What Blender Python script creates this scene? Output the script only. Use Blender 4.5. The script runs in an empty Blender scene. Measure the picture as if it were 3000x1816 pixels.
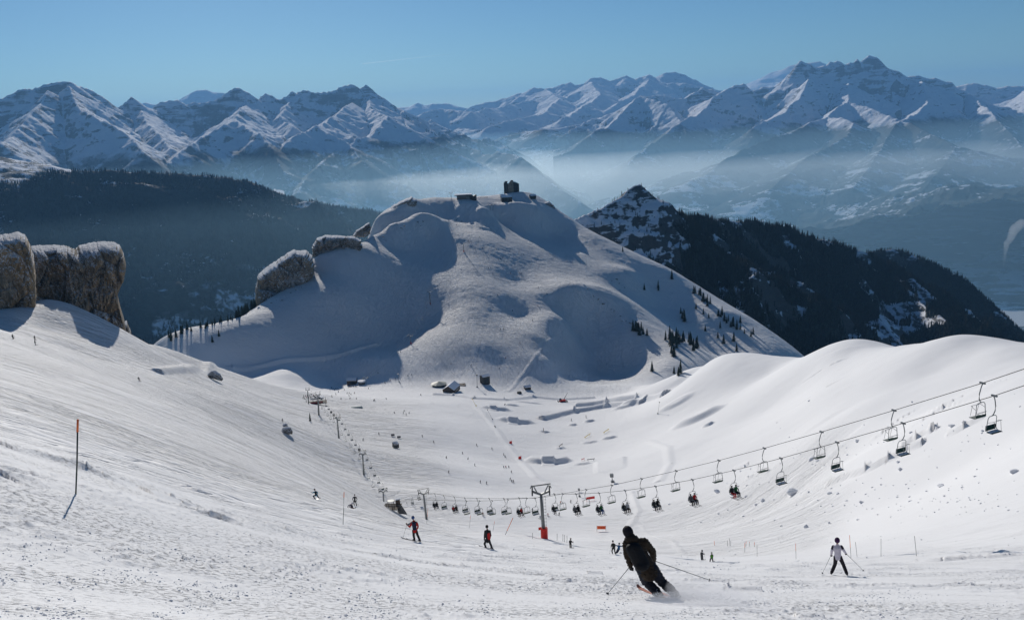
import bpy, math, random
import numpy as np
from mathutils import Vector, Matrix
sc = bpy.context.scene
COL = sc.collection
R = math.radians
# ---------------------------------------------------------------- camera
F, CX, CY = 2600.0, 1500.0, 908.0
PITCH, ROLL = R(12.57), R(2.26)
CAMROT = (Matrix.Rotation(math.pi/2 - PITCH, 3, 'X') @ Matrix.Rotation(-ROLL, 3, 'Z'))
CM = np.array(CAMROT)
cam_d = bpy.data.cameras.new('camera'); cam = bpy.data.objects.new('camera', cam_d); COL.objects.link(cam)
cam.matrix_world = CAMROT.to_4x4()
cam_d.sensor_width = 36; cam_d.lens = 36*F/3000; cam_d.clip_start = .2; cam_d.clip_end = 200000
sc.camera = cam
EYE = 1.7
def ray(px, py):
    v = CM @ np.array([(px-CX)/F, (CY-py)/F, -1.0]); h = math.hypot(v[0], v[1])
    return math.atan2(v[0], v[1]), v[2]/h          # azimuth (right +), tan elevation
def at(px, py, D):
    a, t = ray(px, py)
    return Vector((math.sin(a)*D, math.cos(a)*D, t*D))
def pix(p):
    q = CM.T @ np.array(p); return CX + F*q[0]/-q[2], CY - F*q[1]/-q[2]
# ---------------------------------------------------------------- sun and sky
SUN_AZ, SUN_EL = R(-17), R(21.2)       # left of the view direction
sd = bpy.data.lights.new('sun', 'SUN'); sd.energy = 3.7; sd.angle = R(.55); sd.color = (1, .945, .87)
so = bpy.data.objects.new('sun', sd); COL.objects.link(so)
SV = Vector((math.sin(SUN_AZ)*math.cos(SUN_EL), math.cos(SUN_AZ)*math.cos(SUN_EL), math.sin(SUN_EL)))
so.rotation_euler = SV.to_track_quat('Z', 'Y').to_euler()
w = bpy.data.worlds.new('World'); sc.world = w; w.use_nodes = True
nt = w.node_tree; bg = nt.nodes['Background']; sk = nt.nodes.new('ShaderNodeTexSky')
sk.sky_type = 'NISHITA'; sk.sun_disc = False; sk.sun_elevation = SUN_EL; sk.sun_rotation = SUN_AZ
sk.altitude = 2200; sk.air_density = 1.0; sk.dust_density = .5; sk.ozone_density = 2.0
mx = nt.nodes.new('ShaderNodeMix'); mx.data_type = 'RGBA'; mx.blend_type = 'MULTIPLY'; mx.inputs[0].default_value = 1; mx.inputs[7].default_value = (.62, .92, 1.13, 1)
nt.links.new(sk.outputs[0], mx.inputs[6]); nt.links.new(mx.outputs[2], bg.inputs[0]); bg.inputs[1].default_value = .053
sc.view_settings.view_transform = 'Standard'; sc.view_settings.look = 'None'
sc.view_settings.exposure = .0; sc.view_settings.gamma = 1
sc.cycles.use_denoising = True
sc.cycles.max_bounces = 6; sc.cycles.diffuse_bounces = 3; sc.cycles.volume_bounces = 1; sc.cycles.transparent_max_bounces = 12
sc.cycles.use_adaptive_sampling = False
# ---------------------------------------------------------------- node helpers
class NT:
    def __init__(s, name):
        s.m = bpy.data.materials.new(name); s.m.use_nodes = True; s.t = s.m.node_tree
        s.b = s.t.nodes['Principled BSDF']; s.b.inputs['Specular IOR Level'].default_value = .3
    def n(s, typ, **k):
        x = s.t.nodes.new('ShaderNode'+typ)
        for a, v in k.items():
            if a[0] == 'i' and a[1:].isdigit(): s.put(x.inputs[int(a[1:])], v)
            elif a in x.inputs and not hasattr(x, a): s.put(x.inputs[a], v)
            else: setattr(x, a, v)
        return x
    def put(s, sock, v):
        if isinstance(v, bpy.types.NodeSocket): s.t.links.new(v, sock)
        elif hasattr(v, 'outputs'): s.t.links.new(v.outputs[0], sock)
        else: sock.default_value = v
    def math(s, op, a, b=0, c=0, clamp=False):
        x = s.n('Math', operation=op, use_clamp=clamp); s.put(x.inputs[0], a); s.put(x.inputs[1], b); s.put(x.inputs[2], c); return x.outputs[0]
    def mp(s, v, a, b, c=0, d=1, smooth=True):
        x = s.n('MapRange', interpolation_type='SMOOTHSTEP' if smooth else 'LINEAR'); s.put(x.inputs[0], v)
        for i, q in enumerate((a, b, c, d)): s.put(x.inputs[i+1], q)
        return x.outputs[0]
    def noise(s, vec, scale, detail=4, rough=.55, dist=0):
        x = s.n('TexNoise', noise_dimensions='3D'); s.put(x.inputs['Vector'], vec)
        for k, q in (('Scale', scale), ('Detail', detail), ('Roughness', rough), ('Distortion', dist)): x.inputs[k].default_value = q
        return x.outputs[0]
    def mapping(s, vec, rot=(0,0,0), scale=(1,1,1), loc=(0,0,0)):
        x = s.n('Mapping'); s.put(x.inputs[0], vec); x.inputs[1].default_value = loc; x.inputs[2].default_value = rot; x.inputs[3].default_value = scale
        return x.outputs[0]
    def mix(s, f, a, b):
        x = s.n('Mix', data_type='RGBA'); s.put(x.inputs[0], f)
        s.put(x.inputs[6], (*a, 1) if isinstance(a, tuple) and len(a) == 3 else a); s.put(x.inputs[7], (*b, 1) if isinstance(b, tuple) and len(b) == 3 else b)
        return x.outputs[2]
    def bump(s, h, dist, strength=1, normal=None):
        x = s.n('Bump'); x.inputs['Distance'].default_value = dist; s.put(x.inputs['Strength'], strength); s.put(x.inputs['Height'], h)
        if normal is not None: s.put(x.inputs['Normal'], normal)
        return x.outputs[0]
    def out(s, color=None, rough=None, normal=None):
        if color is not None: s.put(s.b.inputs['Base Color'], (*color, 1) if isinstance(color, tuple) and len(color) == 3 else color)
        if rough is not None: s.put(s.b.inputs['Roughness'], rough)
        if normal is not None: s.put(s.b.inputs['Normal'], normal)
        return s.m
def simple(name, c, rough=.6, var=.15, scale=6, metal=0):
    m = NT(name); co = m.n('TexCoord').outputs['Object']
    f = m.noise(co, scale, 3)
    d = tuple(x*(1-var) for x in c); e = tuple(min(1, x*(1+var)) for x in c)
    m.b.inputs['Metallic'].default_value = metal
    return m.out(m.mix(f, d, e), rough)
# ---------------------------------------------------------------- numpy noise
_rs = np.random.RandomState(7); _perm = _rs.permutation(4096); _gr = _rs.rand(4096)*2*np.pi
_gx, _gy = np.cos(_gr), np.sin(_gr)
def perlin(x, y, seed=0):
    xi = np.floor(x).astype(np.int64); yi = np.floor(y).astype(np.int64); xf = x-xi; yf = y-yi
    u = xf*xf*xf*(xf*(xf*6-15)+10); v = yf*yf*yf*(yf*(yf*6-15)+10)
    def g(i, j, dx, dy):
        h = _perm[(_perm[(xi+i+seed*57) & 4095] + yi + j) & 4095]; return _gx[h]*dx+_gy[h]*dy
    a = g(0,0,xf,yf); b = g(1,0,xf-1,yf); c = g(0,1,xf,yf-1); d = g(1,1,xf-1,yf-1)
    return (a+(b-a)*u + ((c+(d-c)*u)-(a+(b-a)*u))*v)*1.5
def fbm(x, y, o=5, seed=0, gain=.5, ridged=False):
    s = 0; a = 1; n = 0
    for i in range(o):
        p = perlin(x*2**i+i*13.7, y*2**i+i*7.3, seed+i)
        s = s + a*((1-np.abs(p)*2) if ridged else p); n += a; a *= gain
    return s/n
def sstep(a, b, x):
    t = np.clip((x-a)/(b-a), 0, 1); return t*t*(3-2*t)
# ---------------------------------------------------------------- mesh helpers
def tag(o, label=None, cat=None, group=None, kind=None):
    if label: o['label'] = label
    if cat: o['category'] = cat
    if group: o['group'] = group
    if kind: o['kind'] = kind
    return o
def mesh_np(name, V, Fq, mat, smooth=True, parent=None):
    me = bpy.data.meshes.new(name); n = len(V); me.vertices.add(n); me.vertices.foreach_set('co', np.asarray(V, np.float32).ravel())
    k = Fq.shape[1]; m = len(Fq); me.loops.add(m*k); me.loops.foreach_set('vertex_index', Fq.astype(np.int32).ravel())
    me.polygons.add(m); me.polygons.foreach_set('loop_start', np.arange(0, m*k, k, dtype=np.int32))
    me.polygons.foreach_set('use_smooth', np.full(m, smooth)); me.update(calc_edges=True)
    if mat: me.materials.append(mat)
    o = bpy.data.objects.new(name, me); COL.objects.link(o)
    if parent: o.parent = parent
    return o
def grid_faces(r, c):
    i = (np.arange(r-1)[:, None]*c + np.arange(c-1)[None, :]).ravel()
    return np.stack([i, i+1, i+c+1, i+c], 1)
def attr(o, name, val):
    a = o.data.attributes.new(name, 'FLOAT', 'POINT'); a.data.foreach_set('value', np.asarray(val, np.float32).ravel())
# ================================================================ NEAR SNOW BASIN AND HILL: one polar height sheet
# control points: pixel x, pixel y, horizontal distance in metres
CP = '''0 1816 8;225 1445 24;0 1300 34;0 1200 70;0 1100 160;0 1000 320;0 903 535;-300 900 380;-300 1200 60;-300 1816 7
500 1816 10;500 1600 20;500 1450 46;500 1350 100;500 1250 190;500 1150 380;500 1068 640;110 897 590;250 962 605;330 1006 650;385 1030 690;250 1040 480;130 965 520;60 925 520;180 985 500;250 1200 130;250 1350 42
1000 1816 13;1000 1600 38;1000 1500 95;1000 1450 165;1000 1400 290;1066 1391 395;993 1284 480;934 1216 570;903 1182 645;1000 1200 600;1000 1150 780;925 1462 120;1215 1587 60
750 1816 11.5;750 1550 33;750 1420 110;750 1300 250;750 1200 430;750 1130 640
1500 1816 14;1500 1650 42;1500 1600 78;1500 1560 150;1500 1500 335;1500 1440 420;1500 1350 520;1500 1250 635;1500 1180 750;1420 1130 835
1430 1607 65;1670 1605 165;1595 1575 212;1800 1620 110;2060 1645 160;1250 1450 345;1160 1497 325;1251 1521 305;1100 1505 108;1200 1544 112;1140 1516 140;1180 1536 140;1160 1522 200;1240 1552 170;1240 1546 235;1160 1508 265;1060 1494 150;1060 1480 215;1120 1480 330;1210 1505 312;1250 1350 440;1250 1250 570;1250 1180 700
2000 1816 15;2000 1720 27;2000 1650 100;2000 1600 205;2000 1560 270;2000 1500 340;2000 1400 410;2000 1300 490;2000 1200 600;2000 1130 700
1750 1400 455;1750 1280 600;1750 1180 765;1750 1130 870;1850 1145 830
2500 1816 17;2500 1710 34;2500 1640 80;2500 1600 130;2500 1550 180;2500 1450 240;2500 1350 290;2500 1200 370;2500 1080 460;2250 1500 300;2250 1350 380;2250 1200 500;2250 1100 590
3000 1816 19;3000 1700 38;3000 1620 75;3000 1550 110;3000 1450 150;3000 1350 185;3000 1200 240;3000 1100 300;3300 1816 20;3300 1500 100;3300 1200 190;3300 1080 270
2750 1400 220;2750 1200 310;2750 1090 390
1900 1125 830;1995 1088 740;2027 1073 720;2090 1047 685;2164 1035 655;2228 1042 635;2291 1050 615;2360 1044 590;2439 1013 555;2470 1000 545;2523 996 530;2565 1018 510;2650 1009 480;2755 994 445;2800 981 430;2855 1007 412;2929 1021 390;2987 1047 370;3300 1060 300
434 1026 930;487 996 950;560 975 975;609 965 985;682 941 995;532 1071 850;609 1018 890;690 961 930;751 921 960
560 1085 850;700 1085 880;850 1090 850;960 1085 885;1000 1130 850;900 1142 795;800 1128 800;1120 1080 870
812 872 1010;872 840 1035;921 800 1070;917 760 1105;988 720 1145;1086 692 1200;1147 655 1230;1213 628 1265;1250 622 1290;1297 641 1300
800 1000 915;1000 1000 940;1000 850 1020;1150 850 1075;1150 1000 965;1150 720 1190;1250 760 1165;1250 950 1020;1230 900 1050;1250 690 1235;1080 1060 880;1285 850 1070;1300 760 1165
1120 1110 850;1040 1130 835
1300 1100 865;1350 1150 800
1213 668 1318;1175 680 1300;1147 695 1283;1100 722 1245;1040 745 1200;988 765 1180;917 800 1145;860 815 1110
1100 645 1345;1147 612 1365;1175 594 1370;1208 582 1375;1240 590 1380;1269 577 1400;1330 581 1410;1387 577 1425;1320 610 1370
1440 572 1455;1500 566 1478;1540 564 1478;1570 571 1465;1598 590 1450;1612 602 1440;1635 623 1425;1668 642 1415;1500 595 1412;1500 580 1441;1460 580 1440;1540 590 1425;1380 640 1335
1500 612 1380;1580 622 1388;1455 660 1360;1500 660 1365;1560 690 1340;1600 660 1380;1600 700 1345
1480 1130 845
1700 700 1350;1700 664 1400;1779 700 1385;1858 740 1345;1937 780 1310;2017 838 1275;2069 880 1240;2122 917 1200;2148 943 1185;2228 1001 1140;2270 1033 1120
1600 1130 855;1690 840 1105
1700 828 1134;1640 870 1080;1650 940 1020;1600 1000 950;1580 900 1045;1520 1060 895;1560 1040 908;1600 1060 900;1560 970 962;1600 930 1012;1520 950 982;1700 1000 1030;1740 930 1078;1740 1000 1040;1740 1080 985;1640 1090 903;1800 1000 1030;1850 1075 985;1850 1106 935;1900 1100 920;1700 1125 880
1780 860 1110;1858 948 1060;1930 1010 1010;1960 1060 950;1850 860 1200;1950 910 1200;2050 990 1140;2100 1040 1100;1900 840 1250'''
P = []
for row in CP.replace('\n', ';').split(';'):
    a, b, d = map(float, row.split()); az, t = ray(a, b); P.append((az, math.log(d), t + EYE/d))
def hid(px, D, z):                       # hidden ground: column at about that pixel, real height
    az, t = ray(px, 1000); P.append((az, math.log(D), (z+EYE)/D))
for px, D, z in ((0, 620, -170), (110, 640, -160), (250, 700, -215), (370, 790, -265), (0, 800, -300), (250, 900, -330), (-300, 600, -200), (0, 1500, -600), (300, 1400, -600), (-300, 1500, -700),
    (440, 1100, -330), (600, 1150, -360), (500, 1500, -600), (800, 1200, -330), (1000, 1350, -330), (800, 1500, -550), (1200, 1550, -330), (1500, 1620, -300), (1350, 1600, -300), (1700, 1600, -350), (1900, 1550, -420), (2100, 1500, -450),
    (2000, 880, -283), (2100, 850, -300), (2250, 800, -310), (2400, 750, -300), (2600, 700, -300), (2800, 650, -290), (3000, 600, -270), (3300, 550, -260), (2300, 1000, -330), (2600, 1000, -440), (3000, 1000, -500), (2400, 1400, -480), (2800, 1500, -700), (3300, 1500, -800)):
    hid(px, D, z)
P += [(a, math.log(d), q) for a in (-.62, -.3, 0, .3, .62) for d, q in ((1, -.42), (3, -.42))]
LIT = '''1325 660 1279;1345 770 1150;1360 850 1054;1320 930 999;1300 980 950;1260 1030 913;1200 1080 870;1440 720 1209;1460 790 1139;1460 880 1041;1520 830 1120;1460 980 950;1530 930 1020;1480 1060 895;1350 690 1234;1400 620 1337;1400 650 1310;1400 700 1225;1400 800 1116;1400 900 1011;1400 1000 926;1400 1080 876;1560 770 1197;1620 780 1204;1640 738 1268;1530 735 1227;1740 690 1367;1740 740 1300;1720 775 1240;1800 770 1278;1850 800 1241;1440 595 1407;1440 622 1354;1400 600 1372;1350 600 1372;1310 605 1368;1660 790 1204'''
NL0 = len(P)
for row in LIT.split(';'):
    a, b, d = map(float, row.split()); az, t = ray(a, b); P.append((az, math.log(d), t + EYE/d))
P = np.array(P)
def _k(r2): return .5*r2*np.log(r2+1e-12)
n_ = len(P); d2 = (P[:, None, 0]-P[None, :, 0])**2 + (P[:, None, 1]-P[None, :, 1])**2
A = np.zeros((n_+3, n_+3)); A[:n_, :n_] = _k(d2) + np.diag(np.where(P[:, 1] < math.log(760), 2e-4, 1e-6)); A[:n_, n_] = 1; A[:n_, n_+1:] = P[:, :2]; A[n_:, :n_] = A[:n_, n_:].T
W_ = np.linalg.solve(A, np.r_[P[:, 2], 0, 0, 0])
def q_eval(az, ln):
    r = W_[n_] + W_[n_+1]*az + W_[n_+2]*ln
    for i in range(n_): r = r + W_[i]*_k((az-P[i, 0])**2 + (ln-P[i, 1])**2)
    return r
NAZ = np.linspace(R(-37), R(37), 1240)
NLN = np.r_[np.linspace(math.log(.9), math.log(10), 50)[:-1], np.linspace(math.log(10), math.log(60), 330)[:-1], np.linspace(math.log(60), math.log(400), 310)[:-1], np.linspace(math.log(400), math.log(900), 430)[:-1], np.linspace(math.log(900), math.log(1700), 320)]
ND = np.exp(NLN)
ca = np.linspace(NAZ[0], NAZ[-1], 248); cl = np.linspace(NLN[0], NLN[-1], 420)
QC = q_eval(ca[None, :], cl[:, None])
def cubic1(xs, ys, xn, ax):               # Catmull-Rom resample along an axis of a uniform grid
    ys = np.moveaxis(ys, ax, 0); u = (xn-xs[0])/(xs[1]-xs[0]); i = np.clip(np.floor(u).astype(int), 0, len(xs)-2); f = u-i; f = f.reshape(-1, *[1]*(ys.ndim-1))
    g = lambda k: ys[np.clip(i+k, 0, len(xs)-1)]
    p0, p1, p2, p3 = g(-1), g(0), g(1), g(2)
    return np.moveaxis(p1 + .5*f*(p2-p0 + f*(2*p0-5*p1+4*p2-p3 + f*(3*(p1-p2)+p3-p0))), 0, ax)
Q = cubic1(cl, QC, NLN, 0); Q = cubic1(ca, Q, NAZ, 1)
NX = np.sin(NAZ)[None, :]*ND[:, None]; NY = np.cos(NAZ)[None, :]*ND[:, None]
NZ = Q*ND[:, None] - EYE
def hit(px, py, Z=None, dmin=2, dmax=1700):
    """first point of the near sheet met by the line of sight through a pixel"""
    Z = NZ if Z is None else Z
    az, t = ray(px, py); j = np.interp(az, NAZ, np.arange(len(NAZ))); j0 = int(j); f = j-j0; j1 = min(j0+1, len(NAZ)-1)
    z = Z[:, j0]*(1-f)+Z[:, j1]*f; g = z - t*ND
    ok = np.where((g[1:] >= 0) & (g[:-1] < 0) & (ND[1:] > dmin) & (ND[1:] < dmax))[0]
    if len(ok) == 0: k = int(np.argmax(np.where((ND > dmin) & (ND < dmax), g, -1e9))); D = ND[k]
    else: k = ok[0]; D = ND[k] + (ND[k+1]-ND[k])*(-g[k])/(g[k+1]-g[k]); 
    return Vector((math.sin(az)*D, math.cos(az)*D, float(np.interp(D, ND, z))))
def ground_z(x, y):
    az = math.atan2(x, y); D = math.hypot(x, y)
    j = np.interp(az, NAZ, np.arange(len(NAZ))); j0 = min(int(j), len(NAZ)-2); f = j-j0
    i = np.interp(D, ND, np.arange(len(ND))); i0 = min(int(i), len(ND)-2); g = i-i0
    return float((NZ[i0, j0]*(1-f)+NZ[i0, j0+1]*f)*(1-g) + (NZ[i0+1, j0]*(1-f)+NZ[i0+1, j0+1]*f)*g)
DG = np.broadcast_to(ND[:, None], NX.shape); AZG = np.broadcast_to(NAZ[None, :], NX.shape)
# real relief of the snow: soft undulation, trampled crud near the camera
NZ0 = NZ.copy()
und = fbm(NX/45, NY/45, 4, 3)*sstep(60, 300, DG)*1.1 + fbm(NX/160, NY/160, 3, 9)*sstep(200, 700, DG)*2.0
hillw = sstep(880, 1000, DG)
wind = fbm(NX/26 + NY/40, NY/16, 5, 21)*hillw*.6 + fbm(NX/7+NY/25, NY/5.5, 4, 23)*hillw*.42
NZ = NZ + und*.8 + wind
c1 = fbm(NX/.32, NY/.32, 3, 31); c2 = fbm(NX/1.6, NY/.9, 4, 37); cm = sstep(-.25, .35, fbm(NX/7, NY/5, 4, 41))
near = (1-sstep(70, 160, DG))
chunk = np.clip(c1-.12, 0, 1)*.16*cm*(1-sstep(35, 80, DG)) + c2*.07*(.35+.65*cm)*near
ridg = np.clip(fbm(NX/9+NY/30, NY/3.2, 3, 51, ridged=True)-.35, 0, 1)*.35*cm*near
NZ = NZ + chunk + ridg*sstep(14, 30, DG)
# ---- built snow features: kickers, half pipe walls, piste edges, slab break (all real relief)
def dome(px, py, wpx, lm, h, flat=.45, shift=0):
    p = hit(px, py); D = math.hypot(p.x, p.y); az = math.atan2(p.x, p.y); rx = wpx*D/F/2
    s = (AZG-az)*D; r = DG-D-shift
    m = (np.abs(s) < rx*1.3) & (np.abs(r) < lm*1.3)
    e = np.sqrt((s[m]/rx)**2 + (r[m]/lm)**2 + .0*s[m])
    NZ[m] += h*(1-sstep(flat, 1, e))
def box(px, py, wpx, lm, h0, h1, soft=.12):
    """wedge: height h0 at the near end, h1 at the far end"""
    p = hit(px, py); D = math.hypot(p.x, p.y); az = math.atan2(p.x, p.y); rx = wpx*D/F/2
    s = (AZG-az)*D; r = DG-D; m = (np.abs(s) < rx*1.3) & (np.abs(r) < lm*1.3)
    k = (1-sstep(1-soft, 1+soft, np.abs(s[m])/rx))*(1-sstep(1-soft, 1+soft, np.abs(r[m])/lm))
    NZ[m] += k*(h0+(h1-h0)*np.clip((r[m]/lm+1)/2, 0, 1))
def wall(pts, h, w, jag=0, near=None):
    """ridge along a line of ground pixels; near = width of the camera side when it is steeper"""
    q = [hit(a, b) for a, b in pts]; near = near or w
    for i, (a, b) in enumerate(zip(q[:-1], q[1:])):
        x0, x1 = min(a.x, b.x)-w*2, max(a.x, b.x)+w*2; y0, y1 = min(a.y, b.y)-w*2, max(a.y, b.y)+w*2
        m = (NX > x0) & (NX < x1) & (NY > y0) & (NY < y1)
        if not m.any(): continue
        X, Y = NX[m], NY[m]; dx, dy = b.x-a.x, b.y-a.y; L = dx*dx+dy*dy
        u = ((X-a.x)*dx+(Y-a.y)*dy)/L; ok = (u >= (0 if i else -.02)) & (u < 1 if i < len(q)-2 else u < 1.02)
        ex = X-(a.x+u*dx); ey = Y-(a.y+u*dy); d = np.hypot(ex, ey)
        if jag: d = d + perlin(X/3, Y/3, 5)*jag
        side = (ex*a.x+ey*a.y) < 0
        ww = np.where(side, near, w)
        NZ[m] += np.where(ok, h*(1-sstep(0, 1, np.clip(d, 0, None)/ww)), 0)
# terrain park
dome(1452, 1197, 110, 9, 2.4); box(1445, 1200, 22, 5, .6, 1.6)
dome(1512, 1234, 140, 11, 3.0); box(1503, 1236, 32, 6, .6, 1.8)
dome(1606, 1352, 165, 13, 3.4, .6); box(1606, 1358, 40, 7, .4, 2.0)
for x, y, w_, l, h in ((1594, 1265, 46, 3.5, 1.3), (1678, 1245, 34, 4, 1.5), (1727, 1234, 42, 3.5, 1.6), (1727, 1296, 60, 5, 1.3), (1784, 1283, 60, 4.5, 1.5), (1642, 1313, 44, 4, 1.0), (1705, 1359, 70, 4, 1.1), (1500, 1187, 60, 6, 1.6), (1550, 1180, 110, 7, 1.4),
                     (2044, 1226, 190, 12, 3.8), (2074, 1245, 44, 4, 1.8), (1832, 1192, 90, 7, 2.2), (1980, 1180, 130, 8, 1.5)):
    dome(x, y, w_, l, h, .35)
wall([(1690, 1192), (1780, 1180), (1870, 1168), (1945, 1158)], 4.2, 10, near=6)
wall([(1590, 1228), (1680, 1207), (1780, 1190), (1880, 1180)], 3.4, 9, near=7)
box(1788, 1363, 92, 17, .3, 1.5, .22)
wall([(1395, 1190), (1440, 1240), (1475, 1290), (1530, 1355), (1570, 1400), (1640, 1438), (1700, 1445)], .7, 4)
wall([(1830, 1290), (1900, 1292), (1955, 1310), (1962, 1360), (1930, 1410)], .6, 4)
wall([(1270, 1155), (1330, 1158), (1390, 1168), (1480, 1172), (1560, 1162), (1640, 1170), (1740, 1165)], 1.6, 6)
# piste edges on the hill
wall([(1671, 845), (1668, 900), (1640, 960), (1600, 1010), (1560, 1060), (1520, 1110), (1490, 1145)], .6, 3.5)
wall([(470, 1092), (560, 1086), (680, 1078), (800, 1066), (920, 1052), (1020, 1035), (1110, 1010)], 2.2, 7, near=3.5)
wall([(1383, 650), (1410, 668), (1450, 676)], 1.5, 5)
wall([(1300, 655), (1330, 640), (1380, 615), (1440, 603)], 1.0, 6)
# slab break and runnels on the right slope
wall([(2420, 1424), (2470, 1402), (2530, 1382), (2600, 1350), (2660, 1318), (2700, 1300)], 1.7, 5, .3, near=1.6)
wall([(2640, 1310), (2680, 1285), (2730, 1262), (2745, 1252)], 1.5, 4, .3, near=1.4)
wall([(2770, 1276), (2820, 1255), (2880, 1222)], 1.2, 4, .3, near=1.3)
wall([(2190, 1398), (2250, 1380)], .9, 3, .5, near=1.2)
wall([(2150, 1375), (2190, 1360)], 1.0, 4, .5, near=1.3)
wall([(2450, 1030), (2420, 1080), (2400, 1150), (2420, 1230)], .8, 16)
wall([(2480, 1290), (2620, 1245), (2760, 1200), (2900, 1130)], 1.0, 14)
wall([(1840, 1545), (1870, 1500), (1860, 1470), (1850, 1440)], .5, 2.2, .6)
# berms of pushed snow between pistes
for pts, h in (([(0, 1300), (120, 1330), (260, 1370), (400, 1410), (560, 1462)], .26), ([(430, 1440), (520, 1470), (560, 1475)], .34), ([(560, 1430), (700, 1460), (820, 1480)], .25), ([(620, 1500), (800, 1540), (915, 1556)], .22),
               ([(2050, 1722), (2130, 1728), (2230, 1730)], .20), ([(20, 1398), (95, 1400)], .20), ([(1720, 1680), (1765, 1682)], .22), ([(2330, 1806), (2410, 1808)], .14), ([(1880, 1540), (1960, 1580), (2000, 1620)], .25), ([(2680, 1645), (2760, 1640), (2990, 1625)], .3)):
    wall(pts, h*(.45 if pts[0][0] < 1000 else .8), 1.3 if pts[0][1] < 1600 else .4, .15)
# ================================================================ FAR RANGES
def poly(s, D0, D1=None):
    """'x y;x y' with distance D0..D1 along the line, or 'x y D' """
    p = [tuple(map(float, q.split())) for q in s.replace('\n', ';').split(';') if q.strip()]
    n = len(p); D1 = D1 or D0
    return [at(q[0], q[1], q[2] if len(q) > 2 else D0+(D1-D0)*i/max(1, n-1)) for i, q in enumerate(p)]
def skeleton(X, Y, ridges):
    """height from ridge lines: (points, slope, extra) ; z falls away from each line"""
    Z = np.full(X.shape, -1e9); DD = np.full(X.shape, 1e9)
    for pts, slope, curve in ridges:
        for a, b in zip(pts[:-1], pts[1:]):
            dx, dy = b.x-a.x, b.y-a.y; L = dx*dx+dy*dy+1e-9
            u = np.clip(((X-a.x)*dx+(Y-a.y)*dy)/L, 0, 1)
            d = np.hypot(X-(a.x+u*dx), Y-(a.y+u*dy)); z = a.z+(b.z-a.z)*u - slope*d/(1+d*curve)
            m = z > Z; Z = np.where(m, z, Z); DD = np.where(m, d, DD)
    return Z, DD
def patch(name, az0, az1, d0, d1, nc, nr, ridges, floor, amp, wl, mat, seed, warp=.16, base=None, oct=7, cull=True, power=1.0):
    az = np.linspace(R(az0), R(az1), nc); D = np.exp(np.linspace(math.log(d0), math.log(d1), nr))
    X = np.sin(az)[None]*D[:, None]; Y = np.cos(az)[None]*D[:, None]
    wx = fbm(X/wl/1.3, Y/wl/1.3, 4, seed+50)*wl*warp; wy = fbm(X/wl/1.3, Y/wl/1.3, 4, seed+60)*wl*warp
    Z0, d0_ = skeleton(X, Y, ridges)
    k = sstep(0, wl*.5, d0_)
    Z, DD = skeleton(X+wx*k, Y+wy*k, ridges)
    f = fbm(X/wl, Y/wl, oct, seed, .5, True)
    amp = amp*(.35+.65*sstep(-1600, -500, Z))
    Z = Z + (f-.45)*amp*(.16+.84*sstep(0, wl*.6, DD)) + (fbm(X/wl*6, Y/wl*6, 4, seed+31, .55, True)-.5)*amp*.05
    g = fbm(X/wl*4, Y/wl*4, 4, seed+5)*amp*.06
    Z = Z + g
    if base is not None: Z = np.maximum(Z, base(X, Y))
    Z = np.maximum(Z, floor-40)
    o = mesh_np(name, np.stack([X, Y, Z], -1).reshape(-1, 3), grid_faces(nr, nc), mat)
    tag(o, kind='structure'); return o, (az, D, X, Y, Z)
def mountain_mat(name, tree_z, rock=(.13, .125, .12), forest=(.010, .015, .012), snow_n=.72, patches=.5, ws=1.0, bumpd=60, meadow=1.0, clearing=None, wood=False):
    m = NT(name); geo = m.n('NewGeometry'); pos = geo.outputs['Position']; sx = m.n('SeparateXYZ', i0=pos); nz = m.n('SeparateXYZ', i0=geo.outputs['Normal']).outputs[2]
    n1 = m.noise(pos, .0016*ws, 8, .62); n2 = m.noise(pos, .008*ws, 6, .65); n3 = m.noise(m.mapping(pos, scale=(.55, .55, 3.2)), .0042*ws, 7, .68, .4)
    steep = m.math('ADD', nz, m.math('MULTIPLY', m.math('SUBTRACT', n3, .5), .85)); steep = m.math('ADD', steep, m.math('MULTIPLY', m.math('SUBTRACT', n2, .5), .18))
    snow = m.mp(steep, snow_n-.05, snow_n+.05)
    col = m.mix(snow, m.mix(n2, tuple(x*.7 for x in rock), tuple(x*1.35 for x in rock)), (.80, .82, .86))
    zt = m.math('ADD', sx.outputs[2], m.math('MULTIPLY', m.math('SUBTRACT', n1, .5), 700))
    below = m.mp(zt, tree_z-60, tree_z+90, 1, 0)
    pat = m.mp(m.math('ADD', n1, m.math('MULTIPLY', m.math('SUBTRACT', n2, .5), .7)), patches, patches+.03)
    gentle = m.mp(nz, .80, .93)
    mead = m.math('MULTIPLY', m.math('MULTIPLY', pat, gentle), meadow)
    if clearing:
        zc = m.math('ADD', sx.outputs[2], m.math('MULTIPLY', m.math('SUBTRACT', n1, .5), 260)); mead = m.math('MAXIMUM', mead, m.math('MULTIPLY', m.math('MULTIPLY', m.mp(zc, clearing[0], clearing[0]+18), m.mp(zc, clearing[1]-18, clearing[1], 1, 0)), m.mp(m.noise(pos, .0017, 5, .6), .50, .53)))
    fcol = m.mix(m.mp(n2, .35, .7), forest, tuple(x*2.2 for x in forest))
    cover = m.math('MULTIPLY', below, m.math('SUBTRACT', 1, mead))
    if wood: cover = m.mp(m.math('ADD', m.n('Attribute', attribute_name='wood').outputs['Fac'], m.math('MULTIPLY', m.math('SUBTRACT', n2, .5), .5)), .30, .62)
    col = m.mix(cover, col, fcol)
    b = m.bump(m.math('ADD', n2, m.math('MULTIPLY', n3, .6)), bumpd, .8)
    return m.out(col, .9, b)
M_alp = mountain_mat('alpine_snow_rock', -430, bumpd=45)
M_alp2 = mountain_mat('massif_snow_rock', -500, bumpd=45, patches=.56, snow_n=.70)
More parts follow.
